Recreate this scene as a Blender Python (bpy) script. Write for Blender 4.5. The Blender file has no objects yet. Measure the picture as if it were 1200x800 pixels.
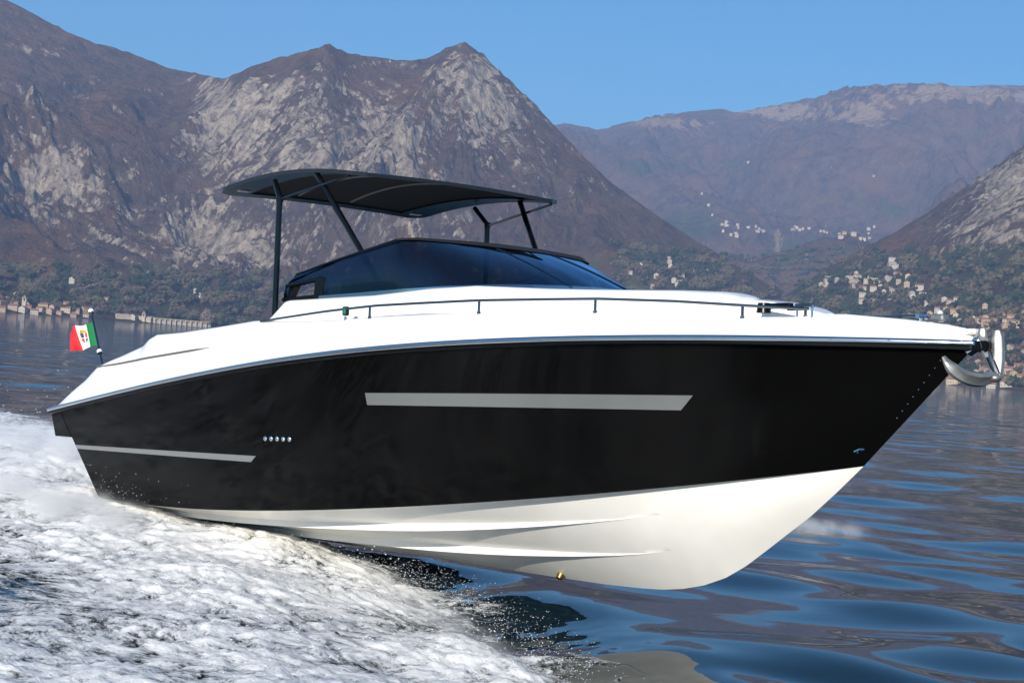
import bpy, math, random
import numpy as np
from mathutils import Vector, Matrix

rad = math.radians
SC = bpy.context.scene
COL = SC.collection
random.seed(7)

# ------------------------------------------------------------------ camera, sky, sun, exposure
CAM_H = 1.891
LENS_PX = 1937.05                       # focal length in pixels of a 1200 px wide frame
ROLL = 0.076517                         # the horizon drops to the right
PITCH = 0.005147
Rv = Vector((1, 0, 0)); Fv = Vector((0, math.cos(PITCH), math.sin(PITCH))); Uv = Vector((0, -math.sin(PITCH), math.cos(PITCH)))
cR, sR = math.cos(ROLL), math.sin(ROLL)
cam_x = Rv * cR + Uv * sR
cam_y = -Rv * sR + Uv * cR
cam_data = bpy.data.cameras.new("camera")
cam = bpy.data.objects.new("camera", cam_data)
COL.objects.link(cam)
m = Matrix.Identity(4)
for i in range(3):
    m[i][0] = cam_x[i]; m[i][1] = cam_y[i]; m[i][2] = -Fv[i]
m.translation = Vector((0, 0, CAM_H))
cam.matrix_world = m
cam_data.sensor_width = 36.0
cam_data.lens = LENS_PX / 1200.0 * 36.0
cam_data.clip_start = 0.1
cam_data.clip_end = 40000.0
SC.camera = cam

SUN_EL = rad(21.0)
SUN_AZ = rad(199.0)                      # clockwise from +Y: the sun stands behind the camera
world = bpy.data.worlds.new("World")
SC.world = world
world.use_nodes = True
wn = world.node_tree.nodes; wl = world.node_tree.links
wn.clear()
w_out = wn.new("ShaderNodeOutputWorld"); w_bg = wn.new("ShaderNodeBackground"); w_sky = wn.new("ShaderNodeTexSky")
w_sky.sky_type = 'NISHITA'; w_sky.sun_disc = False
w_sky.sun_elevation = SUN_EL; w_sky.sun_rotation = SUN_AZ
w_sky.altitude = 200; w_sky.air_density = 1.0; w_sky.dust_density = 0.15; w_sky.ozone_density = 5.0
w_bg.inputs["Strength"].default_value = 0.078
w_tint = wn.new("ShaderNodeMix"); w_tint.data_type = 'RGBA'; w_tint.blend_type = 'MULTIPLY'; w_tint.inputs[0].default_value = 1.0
w_tint.inputs[7].default_value = (0.26, 0.79, 0.90, 1)      # the photograph's deep winter blue
wl.new(w_sky.outputs[0], w_tint.inputs[6]); wl.new(w_tint.outputs[2], w_bg.inputs[0]); wl.new(w_bg.outputs[0], w_out.inputs[0])

sun_data = bpy.data.lights.new("sun", 'SUN')
sun_data.energy = 5.0; sun_data.angle = rad(0.53); sun_data.color = (1.0, 0.93, 0.82)
sun = bpy.data.objects.new("sun", sun_data); COL.objects.link(sun)
sdir = Vector((math.sin(SUN_AZ) * math.cos(SUN_EL), math.cos(SUN_AZ) * math.cos(SUN_EL), math.sin(SUN_EL)))
sun.rotation_euler = sdir.to_track_quat('Z', 'Y').to_euler()
sun.location = (0, -20, 40)

SC.view_settings.view_transform = 'Standard'
SC.view_settings.look = 'None'
SC.view_settings.exposure = 0.66
SC.view_settings.gamma = 1.0
SC.view_settings.use_curve_mapping = False
SC.render.engine = 'CYCLES'
SC.cycles.max_bounces = 8
SC.cycles.transparent_max_bounces = 12
SC.cycles.volume_bounces = 4
SC.cycles.use_denoising = True

# ------------------------------------------------------------------ noise in numpy
def _perm(seed):
    r = np.random.RandomState(seed); p = r.permutation(256); return np.concatenate([p, p, p])
_PC = {}
def pn(x, y, seed=0):
    if seed not in _PC: _PC[seed] = _perm(seed)
    p = _PC[seed]
    xi = np.floor(x).astype(np.int64); yi = np.floor(y).astype(np.int64)
    fx = x - xi; fy = y - yi
    X = xi & 255; Y = yi & 255
    u = fx * fx * fx * (fx * (fx * 6 - 15) + 10); v = fy * fy * fy * (fy * (fy * 6 - 15) + 10)
    def g(ix, iy, dx, dy):
        a = p[p[ix & 255] + (iy & 255)] * (2 * np.pi / 256.0)
        return np.cos(a) * dx + np.sin(a) * dy
    n00 = g(X, Y, fx, fy); n10 = g(X + 1, Y, fx - 1, fy); n01 = g(X, Y + 1, fx, fy - 1); n11 = g(X + 1, Y + 1, fx - 1, fy - 1)
    a = n00 + u * (n10 - n00); b = n01 + u * (n11 - n01)
    return (a + v * (b - a)) * 1.5
def fbm(x, y, o=5, seed=0, gain=0.5, lac=2.03):
    s = 0; a = 1.0
    for i in range(o):
        s = s + a * pn(x, y, seed + i); x = x * lac + 11.3; y = y * lac + 4.7; a *= gain
    return s
def ridged(x, y, o=5, seed=0, gain=0.5):
    s = 0; a = 1.0; n = 0
    for i in range(o):
        s = s + a * (1 - np.abs(pn(x, y, seed + i)) * 2.0); n += a; x = x * 2.07 + 3.1; y = y * 2.07 + 8.2; a *= gain
    return s / n
def sstep(a, b, x):
    t = np.clip((x - a) / (b - a), 0, 1); return t * t * (3 - 2 * t)

# ------------------------------------------------------------------ mesh helpers
def link(o, parent=None):
    COL.objects.link(o)
    if parent is not None: o.parent = parent
    return o
def mesh_obj(name, V, F, mat=None, parent=None, smooth=True, angle=35, mats=None, midx=None, label=None):
    me = bpy.data.meshes.new(name)
    V = np.asarray(V, dtype=float)
    me.from_pydata(V.tolist(), [], [tuple(int(i) for i in f) for f in F])
    for mm in (mats or [mat]):
        me.materials.append(mm)
    if midx is not None:
        me.polygons.foreach_set("material_index", np.asarray(midx, dtype=np.int32))
    if smooth:
        me.polygons.foreach_set("use_smooth", np.ones(len(me.polygons), dtype=bool))
        if angle is not None: me.set_sharp_from_angle(angle=rad(angle))
    me.update()
    o = link(bpy.data.objects.new(name, me), parent)
    if label: o["label"] = label
    return o
def fast_grid(name, P, mat, smooth=True, closed_u=False, keep=None):
    """P: (n,m,3) array to a quad grid mesh, quickly."""
    n, mm = P.shape[:2]
    idx = np.arange(n * mm).reshape(n, mm)
    a = idx[:-1, :-1]; b = idx[1:, :-1]; c = idx[1:, 1:]; d = idx[:-1, 1:]
    Q = np.stack([a, b, c, d], -1).reshape(-1, 4)
    if keep is not None: Q = Q[keep.reshape(-1)]
    me = bpy.data.meshes.new(name)
    Vs = P.reshape(-1, 3)
    if keep is not None:
        used = np.unique(Q); remap = np.full(n * mm, -1, dtype=np.int64); remap[used] = np.arange(len(used)); Q = remap[Q]; Vs = Vs[used]
    me.vertices.add(len(Vs)); me.vertices.foreach_set("co", Vs.astype(np.float32).ravel())
    me.loops.add(Q.size); me.loops.foreach_set("vertex_index", Q.astype(np.int32).ravel())
    me.polygons.add(len(Q))
    me.polygons.foreach_set("loop_start", np.arange(0, Q.size, 4, dtype=np.int32))
    me.polygons.foreach_set("use_smooth", np.full(len(Q), smooth, dtype=bool))
    me.update(calc_edges=True); me.validate()
    me.materials.append(mat)
    return me, (used if keep is not None else None)
def attr(me, name, vals):
    a = me.attributes.new(name, 'FLOAT', 'POINT'); a.data.foreach_set("value", np.asarray(vals, dtype=np.float32).ravel())

class MB:
    def __init__(s): s.V = []; s.F = []
    def add(s, V, F):
        k = len(s.V); s.V += [tuple(v) for v in V]; s.F += [tuple(i + k for i in f) for f in F]; return s
    def grid(s, P, flip=False):
        P = np.asarray(P); n, mm = P.shape[:2]; F = []
        for i in range(n - 1):
            for j in range(mm - 1):
                q = (i * mm + j, (i + 1) * mm + j, (i + 1) * mm + j + 1, i * mm + j + 1)
                F.append(q[::-1] if flip else q)
        return s.add(P.reshape(-1, 3), F)
    def tube(s, path, r, n=10, cap=True, closed=False):
        path = [Vector(p) for p in path]; k = len(path)
        rs = r if hasattr(r, '__len__') else [r] * k
        rings = []
        up = None
        for i, p in enumerate(path):
            if closed: t = path[(i + 1) % k] - path[i - 1]
            else: t = path[min(i + 1, k - 1)] - path[max(i - 1, 0)]
            t.normalize()
            if up is None:
                up = Vector((0, 0, 1)) if abs(t.z) < 0.9 else Vector((1, 0, 0))
            a = up - t * up.dot(t)
            if a.length < 1e-5: a = t.orthogonal()
            a.normalize(); up = a; b = t.cross(a)
            rings.append([p + a * (math.cos(2 * math.pi * j / n) * rs[i]) + b * (math.sin(2 * math.pi * j / n) * rs[i]) for j in range(n)])
        V = [v for ring in rings for v in ring]; F = []
        for i in range(k if closed else k - 1):
            i2 = (i + 1) % k
            for j in range(n):
                F.append((i * n + j, i * n + (j + 1) % n, i2 * n + (j + 1) % n, i2 * n + j))
        if cap and not closed:
            F.append(tuple(range(n))[::-1]); F.append(tuple((k - 1) * n + j for j in range(n)))
        return s.add(V, F)
    def box(s, c, d, rot=None, ch=0.15):
        """box with chamfered edges, centre c, full size d"""
        hx, hy, hz = d[0] / 2, d[1] / 2, d[2] / 2
        e = min(d) * ch
        pts = []
        for sx in (-1, 1):
            for sy in (-1, 1):
                for sz in (-1, 1):
                    pts += [(sx * (hx - e), sy * (hy - e), sz * hz), (sx * (hx - e), sy * hy, sz * (hz - e)), (sx * hx, sy * (hy - e), sz * (hz - e))]
        V = [Vector(p) for p in pts]
        if rot is not None: V = [rot @ v for v in V]
        V = [v + Vector(c) for v in V]
        def I(sx, sy, sz, k): return ((0 if sx < 0 else 4) + (0 if sy < 0 else 2) + (0 if sz < 0 else 1)) * 3 + k
        F = []
        for z in (-1, 1): F.append((I(-1, -1, z, 0), I(1, -1, z, 0), I(1, 1, z, 0), I(-1, 1, z, 0))[::z])
        for y in (-1, 1): F.append((I(-1, y, -1, 1), I(-1, y, 1, 1), I(1, y, 1, 1), I(1, y, -1, 1))[::y])
        for x in (-1, 1): F.append((I(x, -1, -1, 2), I(x, 1, -1, 2), I(x, 1, 1, 2), I(x, -1, 1, 2))[::x])
        for a in (-1, 1):
            for b in (-1, 1):
                F.append((I(-1, a, b, 0), I(1, a, b, 0), I(1, a, b, 1), I(-1, a, b, 1)))
                F.append((I(a, -1, b, 0), I(a, 1, b, 0), I(a, 1, b, 2), I(a, -1, b, 2)))
                F.append((I(a, b, -1, 1), I(a, b, 1, 1), I(a, b, 1, 2), I(a, b, -1, 2)))
        for sx in (-1, 1):
            for sy in (-1, 1):
                for sz in (-1, 1):
                    F.append((I(sx, sy, sz, 0), I(sx, sy, sz, 1), I(sx, sy, sz, 2)))
        return s.add(V, F)
    def ball(s, c, r, n=10, mrings=6, sc=(1, 1, 1)):
        V = [(c[0], c[1], c[2] + r * sc[2])]; F = []
        for i in range(1, mrings):
            th = math.pi * i / mrings
            for j in range(n):
                ph = 2 * math.pi * j / n
                V.append((c[0] + r * sc[0] * math.sin(th) * math.cos(ph), c[1] + r * sc[1] * math.sin(th) * math.sin(ph), c[2] + r * sc[2] * math.cos(th)))
        V.append((c[0], c[1], c[2] - r * sc[2]))
        for j in range(n): F.append((0, 1 + j, 1 + (j + 1) % n))
        for i in range(mrings - 2):
            for j in range(n): F.append((1 + i * n + j, 1 + (i + 1) * n + j, 1 + (i + 1) * n + (j + 1) % n, 1 + i * n + (j + 1) % n))
        L = len(V) - 1; b = 1 + (mrings - 2) * n
        for j in range(n): F.append((L, b + (j + 1) % n, b + j))
        return s.add(V, F)
    def build(s, name, mat, parent=None, smooth=True, angle=35, label=None):
        return mesh_obj(name, s.V, s.F, mat, parent, smooth, angle, label=label)

# ------------------------------------------------------------------ materials
def new_mat(name):
    mt = bpy.data.materials.new(name); mt.use_nodes = True
    nt = mt.node_tree
    return mt, nt, nt.nodes["Principled BSDF"]
def simple(name, col, rough=0.5, metal=0.0, coat=0.0, noise=0.0, nscale=8.0, bump=0.0, bscale=60.0, spec=0.5):
    mt, nt, b = new_mat(name)
    b.inputs["Roughness"].default_value = rough; b.inputs["Metallic"].default_value = metal
    b.inputs["Coat Weight"].default_value = coat; b.inputs["Coat Roughness"].default_value = 0.04
    b.inputs["Specular IOR Level"].default_value = spec
    c4 = tuple(col) + (1,)
    b.inputs["Base Color"].default_value = c4
    tc = nt.nodes.new("ShaderNodeTexCoord")
    if noise > 0:
        n = nt.nodes.new("ShaderNodeTexNoise"); n.inputs["Scale"].default_value = nscale; n.inputs["Detail"].default_value = 6
        nt.links.new(tc.outputs["Object"], n.inputs["Vector"])
        r = nt.nodes.new("ShaderNodeMapRange"); r.inputs[1].default_value = 0.3; r.inputs[2].default_value = 0.7
        r.inputs[3].default_value = 1 - noise; r.inputs[4].default_value = 1 + noise * 0.5
        nt.links.new(n.outputs[0], r.inputs[0])
        mx = nt.nodes.new("ShaderNodeMix"); mx.data_type = 'RGBA'; mx.blend_type = 'MULTIPLY'; mx.inputs[0].default_value = 1
        mx.inputs[6].default_value = c4; nt.links.new(r.outputs[0], mx.inputs[7]); nt.links.new(mx.outputs[2], b.inputs["Base Color"])
        r2 = nt.nodes.new("ShaderNodeMapRange"); r2.inputs[1].default_value = 0.3; r2.inputs[2].default_value = 0.7
        r2.inputs[3].default_value = max(0, rough - noise * 0.3); r2.inputs[4].default_value = min(1, rough + noise * 0.3)
        nt.links.new(n.outputs[0], r2.inputs[0]); nt.links.new(r2.outputs[0], b.inputs["Roughness"])
    if bump > 0:
        n2 = nt.nodes.new("ShaderNodeTexNoise"); n2.inputs["Scale"].default_value = bscale; n2.inputs["Detail"].default_value = 4
        nt.links.new(tc.outputs["Object"], n2.inputs["Vector"])
        bp = nt.nodes.new("ShaderNodeBump"); bp.inputs["Strength"].default_value = bump; bp.inputs["Distance"].default_value = 0.01
        nt.links.new(n2.outputs[0], bp.inputs["Height"]); nt.links.new(bp.outputs[0], b.inputs["Normal"])
    return mt

M = {}
M['hull_black'] = simple("hull_black_gelcoat", (0.0035, 0.0035, 0.0035), 0.07, noise=0.22, nscale=1.1, spec=0.07, bump=.12, bscale=1.7)
M['gelcoat'] = simple("white_gelcoat", (0.86, 0.85, 0.82), 0.25, coat=0.3)
M['bottom'] = simple("white_bottom_gelcoat", (0.84, 0.82, 0.77), 0.32, coat=0.15, noise=0.05, nscale=3)
M['steel'] = simple("polished_steel", (0.72, 0.72, 0.72), 0.13, metal=1.0)
M['galv'] = simple("anchor_steel", (0.36, 0.36, 0.35), 0.42, metal=0.75, noise=0.2, nscale=14)
M['rail'] = simple("dark_rail_steel", (0.20, 0.20, 0.21), 0.18, metal=1.0)
M['rubber'] = simple("black_rubber", (0.003, 0.003, 0.003), 0.3, spec=.25)
M['black_paint'] = simple("black_gloss_paint", (0.003, 0.003, 0.0035), 0.08)
M['satin_black'] = simple("satin_black_laminate", (0.016, 0.017, 0.019), 0.25)
M['cloth'] = simple("black_canvas", (0.006, 0.006, 0.007), 0.85, bump=0.3, bscale=300)
M['rib'] = simple("grey_webbing", (0.22, 0.22, 0.22), 0.5)
M['silver'] = simple("silver_trim", (0.24, 0.25, 0.25), 0.38, metal=0.3)
M['window'] = simple("grey_hull_glazing", (0.19, 0.20, 0.20), 0.14, metal=0.25)
M['groove'] = simple("grey_seam", (0.12, 0.12, 0.12), 0.6)
M['bronze'] = simple("bronze_plug", (0.45, 0.26, 0.08), 0.35, metal=1.0)
M['vinyl'] = simple("dark_vinyl", (0.03, 0.03, 0.035), 0.5)
M['green'] = simple("green_lens", (0.01, 0.16, 0.09), 0.15)
M['lens'] = simple("clear_lens", (0.6, 0.62, 0.6), 0.1)
M['teak'] = simple("grey_deck_tread", (0.25, 0.22, 0.19), 0.7, noise=0.2, nscale=20)
M['flag_green'] = simple("flag_green", (0.0, 0.17, 0.045), 0.8)
M['flag_white'] = simple("flag_white", (0.78, 0.78, 0.76), 0.8)
M['flag_red'] = simple("flag_red", (0.62, 0.02, 0.025), 0.8)
M['flag_gold'] = simple("flag_gold", (0.55, 0.30, 0.02), 0.8)
M['flag_blue'] = simple("flag_blue", (0.03, 0.05, 0.22), 0.8)

def glass_mat():
    mt = bpy.data.materials.new("tinted_glass"); mt.use_nodes = True
    nt = mt.node_tree; nt.nodes.clear()
    o = nt.nodes.new("ShaderNodeOutputMaterial"); mx = nt.nodes.new("ShaderNodeMixShader")
    t = nt.nodes.new("ShaderNodeBsdfTransparent"); t.inputs[0].default_value = (0.05, 0.052, 0.058, 1)
    g = nt.nodes.new("ShaderNodeBsdfGlossy"); g.inputs["Roughness"].default_value = 0.02; g.inputs[0].default_value = (0.55, 0.76, 1, 1)
    f = nt.nodes.new("ShaderNodeFresnel"); f.inputs[0].default_value = 1.8
    nt.links.new(f.outputs[0], mx.inputs[0]); nt.links.new(t.outputs[0], mx.inputs[1]); nt.links.new(g.outputs[0], mx.inputs[2])
    nt.links.new(mx.outputs[0], o.inputs[0])
    return mt
M['glass'] = glass_mat()

# ------------------------------------------------------------------ water
wrng = np.random.RandomState(11)
WAVES = []
for lam, sl in [(0.75, .010), (0.95, .013), (1.2, .017), (1.5, .02), (1.9, .022), (2.3, .024), (2.9, .022), (3.6, .018), (4.6, .014), (6.0, .01), (8.5, .008), (1.35, .018), (1.7, .021), (2.1, .022), (2.6, .02)]:
    lam *= 0.86; th = rad(90 + wrng.uniform(-44, 44))
    WAVES.append((2 * math.pi / lam * math.cos(th), 2 * math.pi / lam * math.sin(th), sl * lam / (2 * math.pi), wrng.uniform(0, 6.28), lam))
def water_h(X, Y):
    r = np.hypot(X, Y)
    h = np.zeros_like(X)
    wx = X + 0.5 * pn(X * 0.22, Y * 0.22, 91); wy = Y + 0.5 * pn(X * 0.22 + 9, Y * 0.22, 92)
    for kx, ky, a, ph, lam in WAVES:
        h = h + a * np.sin(kx * wx + ky * wy + ph) * (1 - sstep(14 * lam, 34 * lam, r))
    patch = 0.75 + 0.55 * pn(X * 0.08 + 3, Y * 0.05, 95)
    h = h * patch * 1.5
    u, v = track_coords(X, Y)
    e = v - np.interp(u, [-60, 0, 2.1, 3.44, 4.77, 5.92, 7.95, 10, 14], [0, 0, .05, .19, .50, .93, 1.89, 2.9, 5.0])
    chop = np.exp(-((e + .25) / .9) ** 2) * sstep(0, 2, u) * (1 - sstep(9, 12, u)) + np.exp(-((e - 3.5) / 2.0) ** 2) * sstep(-6, 0, u) * .8
    trough = .17 * sstep(-1.35, .05, e) * (1 - sstep(.3, 2.0, e)) * sstep(3.0, 5.0, u) * (1 - sstep(11, 16, u))
    return h - trough + chop * (.008 * fbm(X * 2.1, Y * 2.1, 4, 97, .55) + .0025 * fbm(X * 7.5, Y * 7.5, 3, 98, .5))

YAW = rad(-49.6755); PIT = rad(2.85134); ROLLB = rad(0.53376)
BT = Vector((-3.2552, 16.95400, -0.08803))
def boat_matrix():
    cy, sy = math.cos(YAW), math.sin(YAW); cp, sp = math.cos(PIT), math.sin(PIT); cr, sr = math.cos(ROLLB), math.sin(ROLLB)
    Rz = Matrix(((cy, -sy, 0), (sy, cy, 0), (0, 0, 1))); Ry = Matrix(((cp, 0, -sp), (0, 1, 0), (sp, 0, cp))); Rx = Matrix(((1, 0, 0), (0, cr, -sr), (0, sr, cr)))
    mm = (Rz @ Ry @ Rx).to_4x4(); mm.translation = BT
    return mm
BM = boat_matrix()
def track_coords(X, Y):
    """plan position relative to the boat: u forward of the transom, v to starboard"""
    dx = X - BT.x; dy = Y - BT.y
    return dx * math.cos(YAW) + dy * math.sin(YAW), dx * math.sin(YAW) - dy * math.cos(YAW)

def water_mat():
    mt, nt, b = new_mat("lake_water")
    b.inputs["Base Color"].default_value = (0.004, 0.014, 0.022, 1)
    b.inputs["Roughness"].default_value = 0.03
    b.inputs["IOR"].default_value = 1.34
    L = nt.links
    geo = nt.nodes.new("ShaderNodeNewGeometry")
    # ripples: fine everywhere, broad ones fade in with distance where the mesh is too coarse for them
    ln = nt.nodes.new("ShaderNodeVectorMath"); ln.operation = 'LENGTH'; L.new(geo.outputs["Position"], ln.inputs[0])
    def noise(scale, sy, det=2.0):
        mp = nt.nodes.new("ShaderNodeMapping"); mp.inputs["Scale"].default_value = (scale, scale * sy, scale); L.new(geo.outputs["Position"], mp.inputs[0])
        n = nt.nodes.new("ShaderNodeTexNoise"); n.inputs["Scale"].default_value = 1; n.inputs["Detail"].default_value = det; n.inputs["Roughness"].default_value = 0.45
        L.new(mp.outputs[0], n.inputs["Vector"]); return n.outputs[0]
    def fade(a, bb, lo=0.0, hi=1.0):
        r = nt.nodes.new("ShaderNodeMapRange"); r.inputs[1].default_value = a; r.inputs[2].default_value = bb; r.inputs[3].default_value = lo; r.inputs[4].default_value = hi
        L.new(ln.outputs["Value"], r.inputs[0]); return r.outputs[0]
    def bump(h, dist, strength, prev=None):
        bp = nt.nodes.new("ShaderNodeBump"); bp.inputs["Distance"].default_value = dist
        if isinstance(strength, float): bp.inputs["Strength"].default_value = strength
        else: L.new(strength, bp.inputs["Strength"])
        L.new(h, bp.inputs["Height"])
        if prev is not None: L.new(prev, bp.inputs["Normal"])
        return bp.outputs[0]
    n1 = bump(noise(0.30, 1.3, 2.0), 0.5, fade(26, 70))
    n2 = bump(noise(2.6, 1.4, 3.0), 0.012, fade(8, 40, 0.05, 0.55), n1)
    L.new(n2, b.inputs["Normal"])
    return mt
M['water'] = water_mat()

def build_water():
    fine = np.radians(np.arange(-38, 38.01, 0.13))
    left = np.radians(np.arange(-180, -38.1, 4)); right = np.radians(np.arange(42, 180.1, 4))
    az = np.concatenate([left, fine, right])
    rr = [0.3, 1.0, 2.0, 3.0, 4.0]
    while rr[-1] < 9000: rr.append(rr[-1] * (1.0065 if rr[-1] < 60 else 1.012 if rr[-1] < 400 else 1.05) )
    rr = np.array(rr)
    A, Rr = np.meshgrid(az, rr, indexing='ij')
    X = Rr * np.sin(A); Y = Rr * np.cos(A)
    Z = water_h(X, Y)
    me, _ = fast_grid("water", np.stack([X, Y, Z], -1), M['water'])
    me.flip_normals()
    o = link(bpy.data.objects.new("water", me)); o["kind"] = "structure"; o["label"] = "rippled blue lake water reflecting sky and mountains"
    return o
build_water()

# ------------------------------------------------------------------ mountains
def px_dir(u, v):
    du, dv = u - 600.0, v - 400.0
    a = cR * du + sR * dv; b = -sR * du + cR * dv
    d = Rv * a + Fv * LENS_PX + Uv * (-b)
    az = math.atan2(d.x, d.y); el = math.atan2(d.z, math.hypot(d.x, d.y))
    return az, el

def terrain_mat():
    mt, nt, b = new_mat("mountain_slopes")
    L = nt.links; N = nt.nodes
    b.inputs["Roughness"].default_value = 1.0; b.inputs["Specular IOR Level"].default_value = 0.05
    geo = N.new("ShaderNodeNewGeometry")
    def at(n):
        a = N.new("ShaderNodeAttribute"); a.attribute_name = n; return a.outputs["Fac"]
    def noise(scale, det=8.0, ro=0.6, stretch=None):
        mp = N.new("ShaderNodeMapping"); mp.inputs["Scale"].default_value = stretch or (1, 1, 1); L.new(geo.outputs["Position"], mp.inputs[0])
        n = N.new("ShaderNodeTexNoise"); n.inputs["Scale"].default_value = scale; n.inputs["Detail"].default_value = det; n.inputs["Roughness"].default_value = ro
        L.new(mp.outputs[0], n.inputs["Vector"]); return n.outputs[0]
    def mr(x, a, bb, lo=0.0, hi=1.0):
        r = N.new("ShaderNodeMapRange"); r.inputs[1].default_value = a; r.inputs[2].default_value = bb; r.inputs[3].default_value = lo; r.inputs[4].default_value = hi
        L.new(x, r.inputs[0]); return r.outputs[0]
    def mix(f, c1, c2):
        mx = N.new("ShaderNodeMix"); mx.data_type = 'RGBA'
        if isinstance(f, float): mx.inputs[0].default_value = f
        else: L.new(f, mx.inputs[0])
        for k, c in ((6, c1), (7, c2)):
            if isinstance(c, tuple): mx.inputs[k].default_value = c + (1,)
            else: L.new(c, mx.inputs[k])
        return mx.outputs[2]
    def math_(op, a, bb):
        n = N.new("ShaderNodeMath"); n.operation = op
        for k, c in ((0, a), (1, bb)):
            if isinstance(c, (int, float)): n.inputs[k].default_value = c
            else: L.new(c, n.inputs[k])
        return n.outputs[0]
    big = noise(0.004, 7); mid = noise(0.02, 8, 0.65); fin = noise(0.09, 6, 0.7)
    bare = mix(mr(mid, 0.35, 0.65), (0.048, 0.033, 0.027), (0.155, 0.102, 0.070))      # leafless woods
    bare = mix(mr(fin, 0.45, 0.7, 0, 0.6), bare, (0.17, 0.115, 0.08))
    bare = mix(mr(noise(0.006, 7, 0.65), 0.48, 0.66, 0, 0.75), bare, (0.185, 0.095, 0.052))             # rust patches of beech and bracken
    green = mix(mr(mid, 0.35, 0.65), (0.025, 0.038, 0.019), (0.095, 0.098, 0.042))
    gf = math_('ADD', at("green"), mr(big, 0.3, 0.7, -0.35, 0.35)); gf = math_('ADD', gf, mr(mid, 0.3, 0.7, -0.3, 0.3))
    veg = mix(mr(gf, 0.42, 0.62), bare, green)
    grass = mix(mr(fin, 0.3, 0.7), (0.26, 0.17, 0.10), (0.34, 0.25, 0.16))
    tf = math_('ADD', at("grass"), mr(mid, 0.3, 0.7, -0.35, 0.35))
    veg = mix(mr(tf, 0.45, 0.6), veg, grass)
    rockn = noise(0.05, 8, 0.7, (1, 1, 0.45))
    rock = mix(mr(rockn, 0.36, 0.60), (0.13, 0.108, 0.088), (0.60, 0.49, 0.375))
    rf = math_('ADD', at("rock"), mr(noise(0.022, 9, 0.72, (1, 1, 0.5)), 0.3, 0.7, -0.46, 0.46))
    rf = math_('ADD', rf, mr(noise(0.075, 6, 0.7, (1, 1, 0.6)), 0.3, 0.7, -0.30, 0.30))
    col = mix(mr(rf, 0.45, 0.60), veg, rock)
    L.new(col, b.inputs["Base Color"])
    bp = N.new("ShaderNodeBump"); bp.inputs["Distance"].default_value = 42.0; bp.inputs["Strength"].default_value = 1.0
    L.new(noise(0.035, 9, 0.68), bp.inputs["Height"]); L.new(bp.outputs[0], b.inputs["Normal"])
    return mt
M['terrain'] = terrain_mat()

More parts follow.
